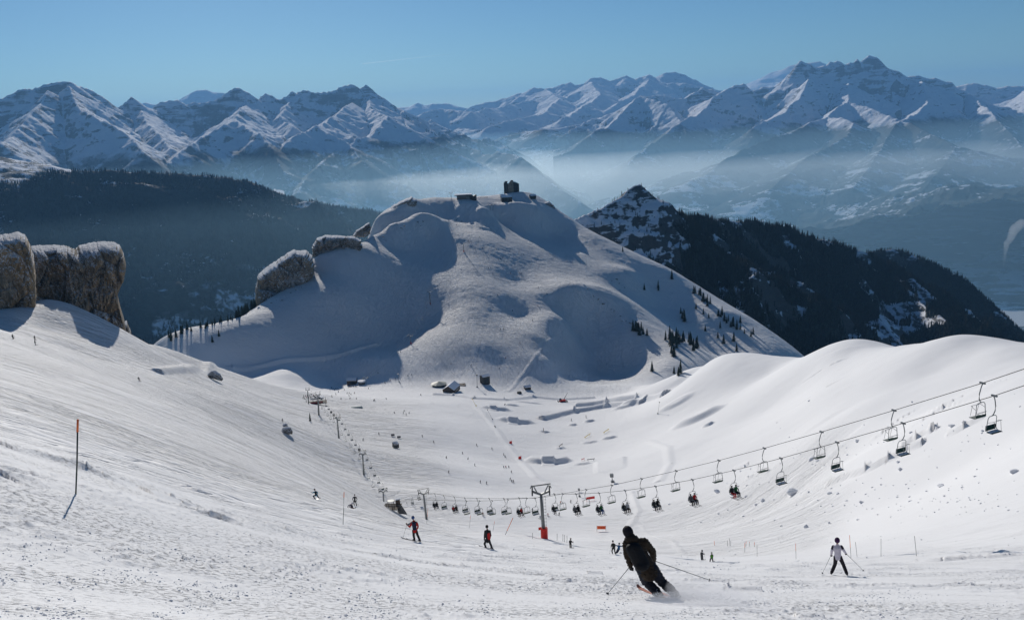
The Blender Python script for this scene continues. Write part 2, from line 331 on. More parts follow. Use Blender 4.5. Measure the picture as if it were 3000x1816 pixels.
M_far = mountain_mat('remote_range_snow', -1000, ws=.6, bumpd=90)
M_forest = mountain_mat('forest_ridge_ground', 400, patches=.60, ws=3.0, bumpd=18, meadow=.9, clearing=(-960, -800))
FLOOR = -1780
# left massif
L1 = poly('''-400 330;-200 300;0 289;67 261;91 263;140 247;201 240;231 256;268 265;286 298;317 315;341 315;365 300;384 283;402 298;414 317;438 320;469 304;517 293;548 307;584 301;633 292;670 268;694 259;724 271;731 286;755 291;779 274;816 291;846 277;855 266;864 277;895 261;919 267;950 265;974 262;1005 247;1032 239;1053 250;1071 242;1090 262;1126 292;1163 318''', 15000, 18200)
L1b = poly('''1163 318;1187 323;1248 350;1297 390;1339 420;1394 438;1418 449;1455 435;1500 447;1524 463;1555 487;1591 517;1622 542;1658 566;1700 592''', 18200, 11800)
ridL = [(L1, .95, .00012), (L1b, .75, .0001),
 (poly('1080 275 17600;1085 320 16500;1138 347 15400;1096 390 14500;1035 420 13800;974 457 13000;900 520 11800;870 570 11000', 1), .62, .00012),
 (poly('1138 347 15400;1200 380 15000;1260 415 14600;1330 445 14300;1400 500 14000', 1), .62, .00012),
 (poly('1032 300 16800;980 340 15200;925 371 14000;860 410 13300;800 460 12600;760 490 12200', 1), .65, .00012),
 (poly('925 371 14000;980 400 13600;1025 420 13300;1060 470 12600', 1), .7, .00012),
 (poly('724 300 16500;700 330 15200;688 353 14200;600 400 13200;540 440 12400;500 480 11800', 1), .68, .00012),
 (poly('688 353 14200;760 400 13200;800 440 12500;830 500 11800', 1), .7, .00012),
 (poly('201 255 15000;230 310 14000;280 350 13200;380 400 12300;420 450 11400', 1), .75, .0001),
 (poly('140 262 14800;90 330 13600;40 390 12600;0 430 11800', 1), .75, .0001),
 (poly('1163 318 18200;1200 380 16000;1230 440 14500;1260 500 13500', 1), .7, .0001),
 (poly('414 325 15600;430 360 14600;470 400 13500;500 440 12600', 1), .7, .0001),
 (poly('850 300 17000;820 340 15800;860 380 14800', 1), .7, .0001)]
patch('mountain_range', -36, 8.5, 8500, 23000, 860, 420, ridL, FLOOR, 560, 2300, M_alp, 3)
# snow plateau left, between forest ridge and massif
ridP = [(poly('-300 440;0 458;60 470;130 490;200 500;300 503;400 512;460 524;520 575;600 660', 7800, 8600), .35, .0003)]
patch('snowy_plateau', -36, -14, 6600, 9500, 300, 110, ridP, FLOOR, 60, 500, mountain_mat('plateau_snow', -100, patches=.44, ws=2.5, bumpd=15), 11)
# remote peaks
ridR = [(poly('300 330;380 318;414 310;427 299;450 305;520 302;530 298;545 280;578 265;603 262;625 270;651 273;690 300;760 330', 34000), .5, .0001),
        (poly('1100 340;1163 317;1199 310;1224 299;1242 309;1266 304;1309 303;1335 312;1370 316;1425 300;1500 290', 34000), .5, .0001)]
patch('distant_peaks', -26, 2, 30000, 39000, 420, 120, ridR, FLOOR, 350, 2500, M_far, 17)
ridC = [(poly('''1380 310;1425 298;1500 277;1530 274;1561 256;1591 259;1622 252;1646 244;1661 245;1670 234;1680 243;1707 240;1731 228;1756 224;1786 237;1804 231;1835 222;1859 237;1877 224;1902 219;1920 226;1944 214;1975 210;1999 216;2021 234;2036 230;2048 247;2066 253;2097 262;2200 280;2400 300''', 29000, 30000), .6, .00008),
 (poly('1240 330 24000;1300 322 24500;1380 330 23500;1450 318 25500;1560 290 27500', 1), .6, .0001),
 (poly('1600 262 28500;1640 290 26500;1597 326 24000;1512 353 22500;1440 365 21500', 1), .55, .0001),
 (poly('1730 240 28500;1760 280 26000;1700 320 24000;1650 345 22500', 1), .55, .0001),
 (poly('1900 235 28500;1860 275 26000;1800 310 24500', 1), .55, .0001)]
patch('central_range', -8, 18, 19500, 34000, 620, 300, ridC, FLOOR, 620, 2800, M_far, 23)
patch('high_glacier_peak', 12, 24, 42000, 52000, 260, 100, [(poly('2080 300;2130 262;2188 246;2212 240;2260 213;2290 205;2315 192;2334 188;2400 180;2500 230', 46000), .5, .00008)], FLOOR, 300, 3000, mountain_mat('glacier_snow', -3000, snow_n=.35), 29)
# right massif
M1 = poly('''1990 300;2036 268;2060 256;2084 262;2109 268;2139 256;2158 245;2182 245;2206 265;2231 256;2267 248;2291 231;2310 210;2334 189;2343 175;2364 181;2389 190;2419 189;2431 177;2450 178;2456 175;2474 187;2498 183;2511 175;2523 183;2535 172;2552 166;2571 173;2590 201;2626 207;2657 225;2699 221;2742 231;2785 243;2809 262;2839 277;2890 310''', 21000, 22500)
ridM = [(M1, 1.15, .00022), (poly('2790 258;2809 251;2852 247;2906 256;2918 261;2961 253;3000 250;3150 262;3400 290', 27000), .8, .0001),
 (poly('2000 290 21000;1940 285 20800;1877 283 20000;1850 300 19500;1800 350 18500;1740 390 17800;1700 415 17200;1660 440 16800;1600 460 16500', 1), .68, .0001),
 (poly('1877 283 20000;1960 310 19000;1990 350 18200;2010 390 17200', 1), .7, .0001),
 (poly('2139 256 21200;2084 292 19800;2050 330 18600;1980 365 17600;1930 400 16800;1880 440 15800;1840 480 15000', 1), .68, .0001),
 (poly('2370 235 20800;2340 290 19500;2300 330 18600;2250 350 17800;2200 380 17000', 1), .7, .0001),
 (poly('2486 250 20800;2486 292 19500;2425 341 18200;2352 371 17000;2290 400 16000;2212 426 15000;2109 481 13600', 1), .62, .0001),
 (poly('2425 341 18200;2500 360 17000;2480 400 15800;2400 440 14600;2350 470 13800', 1), .55, .0001),
 (poly('2486 292 19500;2550 322 18800;2650 355 17600;2720 390 16400;2800 430 15200', 1), .62, .0001),
 (poly('2700 240 22000;2718 305 20000;2690 330 19000;2640 352 17800;2600 400 16000;2580 440 15000', 1), .62, .0001),
 (poly('2839 277 22500;2900 330 20000;2950 380 18000;2990 430 16400;3050 480 15000', 1), .62, .0001),
 (poly('3000 262 27000;3050 300 23000;3100 350 20000;3200 400 17000', 1), .6, .0001),
 (poly('2109 481 13600;2060 520 12800;2000 545 12300', 1), .35, .0002),
 (poly('2350 470 13800;2300 520 12600;2250 560 11800', 1), .35, .0002),
 (poly('2580 440 15000;2540 500 13200;2500 550 12200', 1), .35, .0002),
 (poly('2800 430 15200;2750 500 13000;2700 560 11600', 1), .35, .0002),
 (poly('3400 500 9800;3150 540 10000;3000 565 10200;2900 600 10300;2800 640 10400', 1), .22, .00015)]
patch('massif', 3, 37, 9500, 30000, 800, 480, ridM, FLOOR, 580, 2200, M_alp2, 41)
# low wooded spur in the misty valley
patch('valley_spur', -3, 12, 15500, 22000, 300, 110, [(poly('1470 400 20500;1540 385 20500;1590 378 20000;1650 372 20500;1720 362 21000;1850 350 21500', 1), .5, .0001)], FLOOR, 200, 1500, M_alp, 47)
# forest ridge left
F1 = poly('''-400 560;-200 545;0 530;61 533;97 527;122 511;158 504;207 517;219 505;274 500;359 500;426 505;517 508;609 511;670 518;730 527;767 542;810 566;852 588;901 591;950 600;1005 612;1047 615;1096 621;1126 627;1180 650;1260 720''', 5600, 6400)
WO, WG = patch('wooded_ridge', -37, -2, 3300, 7200, 520, 300, [(F1, .52, .00004)], -1230, 210, 900, M_forest, 53)
# valley floor sheet to the horizon
vm = NT('valley_fields'); pos = vm.n('NewGeometry').outputs['Position']
v1 = vm.noise(pos, .0011, 8, .6); v2 = vm.n('TexVoronoi', feature='F1'); vm.put(v2.inputs['Vector'], vm.mapping(pos, rot=(0, 0, .4), scale=(.004, .0085, 1))); v2.inputs['Scale'].default_value = 1
vv = vm.n('SeparateColor', i0=v2.outputs['Color']).outputs[0]
cc = vm.mix(vm.mp(vm.math('ADD', v1, vm.math('MULTIPLY', vv, .12)), .58, .60), vm.mix(vv, (.055, .06, .05), (.10, .10, .08)), (.62, .64, .66))
vmat = vm.out(cc, .9)
g = 90000.0; vf = mesh_np('valley_ground', np.array([(-g, -2000, FLOOR), (g, -2000, FLOOR), (g, g, FLOOR), (-g, g, FLOOR)]), np.array([[0, 1, 2, 3]]), vmat, False); tag(vf, kind='structure')
def snow_mat():
    m = NT('piste_snow'); pos = m.n('NewGeometry').outputs['Position']
    trk = m.n('Attribute', attribute_name='tracked').outputs['Fac']; hil = m.n('Attribute', attribute_name='hill').outputs['Fac']; nr = m.n('Attribute', attribute_name='crud').outputs['Fac']
    h = None
    for k, (ang, fx, fy, d) in enumerate(((-20, .010, .40, .9), (-30, .012, .5, .7), (-11, .012, .33, .7), (-52, .014, .16, .5), (6, .02, .2, .5))):
        v = m.mapping(m.mapping(pos, rot=(0, 0, R(ang))), scale=(fx, fy, 0), loc=(k*31, k*17, 0))
        n = m.noise(v, 1.0, 3, .5, .3)
        r = m.math('ABSOLUTE', m.math('SUBTRACT', n, .5)); r = m.mp(r, 0, .020, -d, 0)
        h = r if h is None else m.math('ADD', h, r)
    b1 = m.bump(m.math('MULTIPLY', h, trk), .85, .9)
    c = m.noise(m.mapping(pos, scale=(1, 1, 0)), 7.0, 6, .75); c = m.mp(c, .50, .78); c2 = m.noise(m.mapping(pos, scale=(.25, .6, 0)), 1.0, 4, .6)
    b2 = m.bump(m.math('MULTIPLY', m.math('ADD', m.math('MULTIPLY', c, .5), m.math('MULTIPLY', c2, .3)), m.math('MULTIPLY', nr, m.mp(m.noise(m.mapping(pos, scale=(.12, .3, 0)), 1.0, 4, .6), .38, .62, .12, 1))), .16, 1, b1)
    wv = m.noise(m.mapping(pos, rot=(0, 0, R(20)), scale=(.05, .11, 0)), 1.0, 6, .7, 1.2)
    mg = m.noise(m.mapping(m.mapping(pos, rot=(0, 0, R(25))), scale=(.16, .42, 0)), 1.0, 5, .72, .8)
    b3 = m.bump(m.math('MULTIPLY', m.math('ADD', wv, m.math('MULTIPLY', mg, .9)), hil), 2.4, 1, b2)
    h2 = None
    for k, (ang, fx, fy) in enumerate(((95, .007, .22), (72, .009, .16), (112, .008, .15), (60, .01, .09))):
        n = m.noise(m.mapping(m.mapping(pos, rot=(0, 0, R(ang))), scale=(fx, fy, 0), loc=(k*11, k*7, 0)), 1.0, 3, .5, .35); r = m.mp(m.math('ABSOLUTE', m.math('SUBTRACT', n, .5)), 0, .022, -1, 0); h2 = r if h2 is None else m.math('ADD', h2, r)
    b3 = m.bump(m.math('MULTIPLY', h2, m.n('Attribute', attribute_name='run').outputs['Fac']), .30, .85, b3)
    n = m.noise(pos, .02, 4, .5)
    col = m.mix(n, (.83, .828, .83), (.88, .875, .872))
    m.b.inputs['Specular IOR Level'].default_value = .15
    return m.out(col, .75, b3)
M_snow = snow_mat()
snow = mesh_np('snow_ground', np.stack([NX, NY, NZ], -1).reshape(-1, 3), grid_faces(len(ND), len(NAZ)), M_snow); tag(snow, kind='structure')
PXG = CX + F*np.tan(AZG)                                   # only a rough sector coordinate for where the off-piste tracks lie
trkm = sstep(45, 120, DG)*(1-sstep(-.16, -.04, AZG + .00010*(DG-300)))*(1-sstep(640, 760, DG)) + .14*sstep(30, 90, DG)*(1-sstep(.02, .2, AZG)) + .35*sstep(110, 180, DG)*(1-sstep(320, 400, DG))*sstep(.06, .14, AZG)*(1-sstep(.33, .40, AZG))
attr(snow, 'run', np.clip((.25*sstep(450, 650, DG)+.75*sstep(780, 900, DG))*(1-sstep(1380, 1420, DG))*sstep(-.30, -.16, AZG)*(1-sstep(.10, .2, AZG)), 0, 1))
attr(snow, 'tracked', np.clip(trkm, 0, 1)); attr(snow, 'hill', sstep(850, 960, DG)+.02); attr(snow, 'crud', (1-sstep(50, 260, DG))*.9+.06)
def rock_mat(name, c0=(.20, .185, .165), c1=(.33, .30, .26), snow_at=.50, snow_amt=1.0, sc=1.0):
    m = NT(name); geo = m.n('NewGeometry'); pos = geo.outputs['Position']; nz = m.n('SeparateXYZ', i0=geo.outputs['Normal']).outputs[2]
    st = m.noise(m.mapping(pos, scale=(.22*sc, .22*sc, .12*sc)), 1, 7, .65, .6); st2 = m.noise(pos, .06*sc, 6, .62); fine = m.noise(pos, .5*sc, 5, .7)
    col = m.mix(m.mp(st, .35, .65), c0, c1); col = m.mix(m.mp(st2, .42, .62), col, (c1[0]*1.05, c1[1]*.88, c1[2]*.66))
    a = m.math('ADD', nz, m.math('MULTIPLY', m.math('SUBTRACT', st2, .5), 1.3*snow_amt)); a = m.math('ADD', a, m.math('MULTIPLY', m.math('SUBTRACT', fine, .5), .6))
    col = m.mix(m.mp(a, snow_at-.04, snow_at+.05), col, (.82, .83, .86))
    h = m.math('ADD', m.math('MULTIPLY', st, 1.0), m.math('MULTIPLY', fine, .35))
    return m.out(col, .9, m.bump(h, 5.0/sc, 1))
M_cliff = rock_mat('limestone_cliff', (.17, .145, .115), (.38, .32, .24), .58, 2.0, .8); M_rock = rock_mat('grey_rock', (.13, .115, .10), (.30, .26, .205), .50, 1.3, 1.1); M_boulder = rock_mat('boulder_rock', (.10, .10, .10), (.2, .19, .18), .30, .8, 6)
def cells(u, v, seed):
    """angular facets: every cell of an irregular lattice has its own offset and tilt"""
    iu = np.floor(u).astype(np.int64); iv = np.floor(v).astype(np.int64); best = np.full(u.shape, 9e9); out = np.zeros(u.shape); sec = np.full(u.shape, 9e9)
    for a in (-1, 0, 1):
        for b in (-1, 0, 1):
            h = _perm[(_perm[(iu+a+seed*31) & 4095]+iv+b) & 4095]; g = _gr[h]/6.2832; g2 = _gr[(h*7+3) & 4095]/6.2832; g3 = _gr[(h*13+5) & 4095]/6.2832
            du = u-(iu+a+.1+.8*g); dv = v-(iv+b+.1+.8*g2); d = du*du+dv*dv; m = d < best
            sec = np.where(m, best, np.minimum(sec, d)); out = np.where(m, g3-.5+(g-.5)*du*1.3+(g2-.5)*dv*1.3, out); best = np.where(m, d, best)
    return out - .35*np.exp(-(np.sqrt(sec)-np.sqrt(best))*9)
def rock(name, outline, D, T, mat, label, amp=3.0, wl=14.0, seed=0, pw=14, cap=0):
    """closed rock body: traced contour, own distance, real thickness and relief"""
    pts = [np.array(p, float) for p in outline]; n = len(pts); c = sum(pts)/n
    rim = []
    for i in range(n):
        a, b = pts[i], pts[(i+1) % n]; k = max(2, int(np.hypot(*(b-a))/2.2))
        rim += [a+(b-a)*j/k for j in range(k)]
    rim = np.array(rim); N = len(rim); rj = np.arange(N)*.22; q_ = perlin(rj, rj*.3+seed)*2.2+perlin(rj*3, rj+seed)*1.4; rim = rim+(rim-c)/np.maximum(8, np.hypot(*(rim-c).T))[:, None]*(q_*min(1, T/10))[:, None]; rr = 64; rad = np.linspace(0, 1, rr)**.8
    ph = np.arange(N)
    W = []
    for side in (-1, 1):
        for s in rad:
            q = c + (rim-c)*s
            off = side*T*(max(0, 1-s**pw))**.55
            W.append([(x, y, off) for x, y in q])
    W = np.array(W).reshape(-1, 3); V = np.array([at(x, y, D) for x, y, o in W]); az = np.arctan2(V[:, 0], V[:, 1])
    V[:, 0] += np.sin(az)*W[:, 2]; V[:, 1] += np.cos(az)*W[:, 2]
    u = az*D; z = V[:, 2]
    f = fbm(u/wl+seed*3.1+V[:, 1]/wl*.7, z/wl/1.9+V[:, 1]/wl*.3, 6, seed, .55, True)-.5
    f2 = fbm(u/wl*2.5+V[:, 1]/wl, z/wl/1.1, 5, seed+9, .6)
    r = np.concatenate([np.repeat(rad, N)]*2); k = np.where(W[:, 2] < 0, -1, 1)*(1-r**6)
    d = (f*.8+f2*.5+cells(u/wl*.8, z/wl/2.1, seed)*1.9+cells(u/wl*1.9+9, z/wl*.9, seed+3)*.5+(fbm(u/wl*5, z/wl*2.2, 4, seed+4, .6, True)-.5)*.5)*amp*k; V[:, 0] += np.sin(az)*d; V[:, 1] += np.cos(az)*d; V[:, 2] += f2*amp*.28*(.25+.75*(1-r**4))
    Fc = []
    for sd_ in (0, 1):
        o = sd_*rr*N; i = (np.arange(rr-1)[:, None]*N + np.arange(N)[None]).ravel(); j = (np.arange(rr-1)[:, None]*N + (np.arange(N)[None]+1) % N).ravel()
        q = np.stack([i, i+N, j+N, j], 1)+o; Fc.append(q if sd_ else q[:, ::-1])
    ob = mesh_np(name, V, np.concatenate(Fc), mat, False); tag(ob, label, 'rock'); return ob
rock('rock_cliff', [(-60, 700), (0, 690), (30, 686), (55, 682), (74, 690), (86, 712), (97, 745), (104, 800), (106, 860), (105, 905), (92, 960), (66, 975), (20, 970), (-60, 960)], 566, 24, M_cliff, 'smooth brown limestone cliff tower at the edge of the photo, above the tracked slope', 3.6, 15, 2)
rock('rock_cliff', [(84, 735), (92, 722), (140, 720), (165, 719), (190, 724), (214, 731), (236, 742), (262, 760), (266, 830), (270, 930), (250, 1000), (205, 985), (165, 960), (140, 950), (105, 935), (84, 910), (80, 800)], 625, 20, M_cliff, 'snow-streaked cliff face between the two bare brown rock towers', 6.5, 13, 5)
rock('rock_cliff', [(214, 740), (232, 722), (262, 715), (296, 709), (334, 711), (352, 722), (362, 742), (369, 775), (365, 805), (352, 832), (343, 862), (352, 900), (366, 945), (374, 1010), (350, 1020), (318, 1015), (275, 1000), (240, 985), (222, 900), (212, 820)], 632, 24, M_cliff, 'square-topped brown cliff tower standing over the shaded gully, with overhanging edge', 5.2, 14, 8)
rock('rock_outcrop', [(352, 950), (372, 942), (384, 975), (384, 1000), (398, 1016), (415, 1030), (408, 1046), (392, 1050), (360, 1040), (330, 1025), (300, 995), (325, 970)], 668, 12, M_rock, 'low broken rock at the foot of the square cliff tower', 3, 8, 12)
rock('rock_outcrop', [(751, 912), (747, 875), (749, 843), (757, 806), (778, 788), (808, 768), (838, 748), (860, 734), (880, 737), (897, 735), (914, 750), (920, 775), (921, 802), (905, 822), (872, 835), (842, 852), (812, 868), (790, 888), (770, 905)], 1062, 26, M_rock, 'large brown rock outcrop with snowy cap on the lower shoulder of the central hill', 5, 16, 15)
rock('rock_outcrop', [(915, 752), (916, 718), (930, 699), (952, 691), (985, 691), (1014, 693), (1010, 708), (985, 722), (958, 738), (936, 750)], 1125, 14, M_rock, 'dark flat-topped rock behind the ridge, next above the largest outcrop', 3.5, 12, 18)
rock('rock_outcrop', [(994, 704), (1014, 693), (1040, 694), (1056, 704), (1062, 724), (1050, 740), (1022, 747), (1002, 738)], 1128, 12, M_rock, 'rounded snow-capped rock bulging from the shaded face of the hill', 3, 10, 21)
rock('rock_outcrop', [(1033, 692), (1044, 676), (1062, 664), (1082, 653), (1087, 662), (1086, 684), (1066, 694)], 1215, 10, M_rock, 'small pointed rock rib on the ridge above the rounded snow-capped rock', 3, 9, 24)
rock('rock_outcrop', [(1094, 656), (1104, 640), (1122, 622), (1147, 606), (1175, 590), (1206, 577), (1219, 583), (1227, 600), (1222, 618), (1204, 622), (1168, 632), (1135, 650), (1108, 668)], 1378, 22, M_rock, 'long snow-covered rock crest leading up to the summit plateau', 4, 14, 27)
rock('rock_outcrop', [(1592, 594), (1608, 590), (1622, 600), (1630, 618), (1624, 630), (1608, 622), (1596, 610)], 1440, 9, M_rock, 'small dark rock step at the summit edge beside the tower building', 2.5, 8, 30)
for o, D, lb, s in (([(607, 1097), (618, 1087), (632, 1085), (644, 1093), (654, 1110), (650, 1116), (630, 1110), (612, 1106)], 660, 'flat grey boulder where the tracked slope meets the shaded hill', 3),
                ([(823, 1262), (828, 1252), (840, 1249), (852, 1252), (858, 1262), (856, 1271), (840, 1271), (826, 1268)], 440, 'larger snow-topped boulder of the pair on the tracked slope', 4),
                ([(824, 1247), (830, 1240), (840, 1239), (845, 1246), (838, 1251)], 470, 'smaller snow-topped boulder of the pair on the tracked slope', 5),
                ([(1149, 1308), (1149, 1294), (1160, 1291), (1168, 1297), (1170, 1310), (1160, 1314)], 455, 'single snow-topped boulder beside the main piste', 6)):
    g_ = hit(sum(p[0] for p in o)/len(o), max(p[1] for p in o)-2); Dg = math.hypot(g_.x, g_.y)
    rock('boulder', o, Dg, 22*Dg/F/2, M_boulder, lb, .5, 2.5, s, 2.5)
rnd = random.Random(5)
def foliage_mat(name, c, snowy=.0):
    m = NT(name); geo = m.n('NewGeometry'); pos = geo.outputs['Position']; n = m.noise(pos, .35, 4, .6)
    oi = m.n('ObjectInfo').outputs['Random']
    col = m.mix(m.mp(n, .35, .65), tuple(x*.6 for x in c), tuple(x*1.5 for x in c)); col = m.mix(m.math('MULTIPLY', oi, .3), col, (c[0]*1.9, c[1]*1.6, c[2]))
    if snowy: col = m.mix(m.mp(m.math('ADD', m.n('SeparateXYZ', i0=geo.outputs['Normal']).outputs[2], m.math('MULTIPLY', n, .6)), .95, 1.15, 0, snowy), col, (.6, .62, .66))
    return m.out(col, .95)
M_needle = foliage_mat('needles', (.016, .024, .014)); M_bark = simple('bark', (.06, .045, .035), .9)
M_wood = foliage_mat('forest_needles', (.008, .012, .009), .22)
def conifer_mesh(seed, h=1.0, tiers=9, seg=9):
    r = random.Random(seed); V = []; Fc = []
    for t in range(tiers):
        z0 = .08+.86*t/tiers; rr = .19*(1-t/tiers)**.85+.012; drop = .07+.05*(1-t/tiers)
        base = len(V); V.append((0, 0, z0+.13))
        for s in range(seg*2):
            a = math.pi*s/seg + r.uniform(-.12, .12)+t*.4; q = rr*(r.uniform(.75, 1.15) if s % 2 == 0 else r.uniform(.35, .55))
            V.append((math.cos(a)*q, math.sin(a)*q, z0-(drop*.6 if s % 2 == 0 else -.01)+r.uniform(-.012, .012)))
        for s in range(seg*2): Fc.append((base, base+1+s, base+1+(s+1) % (seg*2)))
        V.append((0, 0, z0+.02)); 
        for s in range(seg*2): Fc.append((len(V)-1, base+1+(s+1) % (seg*2), base+1+s))
    V.append((0, 0, 1.0)); 
    me = bpy.data.meshes.new('crown'); me.from_pydata([(x*h, y*h, z*h) for x, y, z in V], [], Fc); me.materials.append(M_needle); return me
def trunk_mesh():
    V = []; Fc = []
    for z, q in ((-.06, .016), (.3, .012), (.8, .003)):
        for k in range(6): V.append((q*math.cos(k*1.047), q*math.sin(k*1.047), z))
    for l in range(2):
        for k in range(6): Fc.append((l*6+k, l*6+(k+1) % 6, l*6+6+(k+1) % 6, l*6+6+k))
    me = bpy.data.meshes.new('trunk'); me.from_pydata(V, [], Fc); me.materials.append(M_bark); return me
CROWNS = [conifer_mesh(i) for i in range(7)]; TRUNK = trunk_mesh()
def tree(p, h, label, group):
    t = bpy.data.objects.new('conifer', None); COL.objects.link(t); t.location = p; t.rotation_euler = (0, 0, rnd.uniform(0, 6)); s = h*rnd.uniform(.85, 1.15)
    w_ = rnd.uniform(.85, 1.3); t.scale = (s*w_, s*w_, s); t.empty_display_size = .1
    for nm, me in (('trunk', TRUNK), ('crown', rnd.choice(CROWNS))):
        c = bpy.data.objects.new(nm, me); COL.objects.link(c); c.parent = t
    tag(t, label, 'tree', group); return t
NT_ = 0
def clump(pxs, h, n, spread, label, group, dmin=700):
    global NT_
    for i in range(n):
        a, b = rnd.choice(pxs) if n != len(pxs) else pxs[i]
        p = hit(a+rnd.gauss(0, spread), b+rnd.gauss(0, spread*.6), dmin=dmin)
        p = Vector((p.x, p.y, ground_z(p.x, p.y)-.3)); tree(p, h*rnd.uniform(.7, 1.15), label, group); NT_ += 1
# shaded right flank of the hill
G = 'conifers on the shaded right flank of the hill'
clump([(1855, 962), (1868, 972), (1880, 978), (1895, 985), (1862, 968)], 14, 11, 5, 'conifer in the uppermost clump on the rib of the shaded flank', G)
clump([(1955, 995), (1975, 985), (1985, 1000), (1970, 1010), (1962, 1002)], 15, 14, 7, 'conifer in the dense middle clump of the shaded flank', G)
clump([(2020, 1000), (2030, 1012), (2036, 1025), (2025, 1008)], 15, 9, 5, 'conifer in the clump nearest the bright crest on the shaded flank', G)
clump([(1965, 1035), (1975, 1045), (1995, 1035), (2002, 1000)], 13, 7, 4, 'conifer low on the rib under the dense middle clump', G)
clump([(1992, 920), (2003, 935), (2008, 945)], 15, 5, 2.5, 'conifer in the slanting trio group in mid flank', G)
for (x, y), lb in (((1887, 850), 'lone low shrubby conifer high on the shaded flank'), ((1928, 845), 'tall lone conifer high on the shaded flank beside the upper snow band'), ((1929, 852), 'shorter conifer touching the tall lone one high on the flank'), ((2039, 905), 'lone conifer on the outer rib, level with the trio group'), ((2061, 920), 'conifer pair member on the outer snow band, upper one'), ((2076, 932), 'conifer pair member on the outer snow band, lower one'),
                   ((2110, 960), 'tall conifer near the outer edge of the flank'), ((2066, 970), 'small solitary conifer in the hollow of the flank'), ((2103, 990), 'conifer below the tall edge tree'), ((2120, 1006), 'conifer nearest the sunlit crest at the flank foot'), ((2150, 1000), 'conifer low on the outer edge of the flank'), ((2157, 1028), 'bushy conifer just above the bright snow crest'), ((1968, 819), 'small conifer on the outer skyline of the hill'), ((1824, 738), 'dark bush-sized conifer high under the hill skyline')):
    clump([(x, y)], 13 if y > 800 else 8, 1, .5, lb, 'lone conifers of the shaded flank')
clump([(2040, 862), (2052, 870), (2065, 885), (2075, 893), (2085, 905), (2110, 925), (2130, 940), (2150, 955), (2165, 965), (2180, 975), (2200, 985)], 12, 34, 6, 'conifer in the broken row along the outer skyline of the hill', 'conifers along the outer skyline of the hill')
clump([(1975, 1093), (1990, 1096), (1912, 1090)], 12, 4, 3, 'small conifer where the flank meets the sunlit crest', 'conifers at the foot of the flank')
# saddle trees on the left
G = 'conifers on the sunlit saddle left of the hill'
clump([(500, 990), (507, 998), (515, 985), (530, 975), (538, 970), (545, 968)], 9, 13, 4, 'conifer in the lower saddle clump beside the gully', G)
clump([(598, 960), (618, 952), (630, 948), (645, 945), (665, 938), (680, 935)], 7, 14, 4, 'conifer in the thin row along the saddle crest', G)
clump([(692, 925), (700, 915), (712, 900), (722, 890), (735, 875), (742, 868)], 12, 20, 3.5, 'conifer in the tall dark stand beneath the big rock outcrop', G)
clump([(405, 1022), (415, 1025), (422, 1025), (430, 1028)], 9, 7, 2.5, 'conifer in the clump at the end of the cliff rocks', G, 600)
clump([(622, 1001), (640, 985), (558, 970)], 7, 4, 2, 'small conifer on the snowy rim of the shaded face', G)
p_ = hit(909, 1234, dmin=100); tree(Vector(p_), 5.5, 'lone little fir standing in the tracked snow near the chairlift towers', None)
# ------------------------------------------------ right forest ridge
F2 = poly('''1640 660 1750;1700 629 1780;1753 613 1800;1795 592 1850;1837 561 1900;1874 547 1940;1895 560 1960;1927 582 2000;1959 610 2030;2017 638 2120;2069 646 2250;2143 642 2380;2207 652 2450;2280 664 2550;2333 679 2600;2386 694 2650;2439 711 2690;2491 731 2700;2544 748 2700;2597 771 2680;2676 818 2600;2755 876 2500;2834 924 2420;2900 970 2350;3000 1050 2250;3200 1200 2100''', 1)
F2b = poly('2500 760 3300;2571 735 3450;2613 733 3500;2650 740 3500;2702 758 3450;2755 780 3400;2808 811 3350;2861 853 3300;2913 898 3250;2966 948 3200;3000 992 3200;3100 1080 3100;3250 1200 3000', 1)
SP = [(poly('1874 547 1940;1850 640 1850;1800 760 1750', 1), .8, .0002), (poly('1959 610 2030;2000 760 1900;2100 900 1750;2200 1000 1600', 1), .75, .0003), (poly('2143 642 2380;2200 760 2200;2330 900 2000;2420 1000 1850', 1), .7, .0003), (poly('2386 694 2650;2450 800 2450;2560 920 2250;2650 1020 2050', 1), .7, .0003), (poly('2597 771 2680;2700 880 2450;2800 960 2250', 1), .7, .0003)]
M_ridge = mountain_mat('forest_ridge_snow', -225, rock=(.07, .068, .065), snow_n=.80, ws=9, bumpd=7, wood=True)
ro, RG = patch('forest_ridge', 2, 37, 1250, 4200, 620, 420, [(F2, .80, .0002), (F2b, 1.1, .0002)]+SP, FLOOR, 90, 300, M_ridge, 71)
def sampler(G_):
    az, D, X, Y, Z = G_; la = np.log(D)
    def f(a, d):
        j = np.clip((a-az[0])/(az[1]-az[0]), 0, len(az)-1.001); i = np.clip((np.log(d)-la[0])/(la[1]-la[0]), 0, len(D)-1.001)
        j0 = j.astype(int); i0 = i.astype(int); fj = j-j0; fi = i-i0
        return (Z[i0, j0]*(1-fj)+Z[i0, j0+1]*fj)*(1-fi) + (Z[i0+1, j0]*(1-fj)+Z[i0+1, j0+1]*fj)*fi
    return f
def to_px(x, y, z):
    V = np.stack([x, y, z], -1) @ CM; return CX+F*V[..., 0]/-V[..., 2], CY-F*V[..., 1]/-V[..., 2]
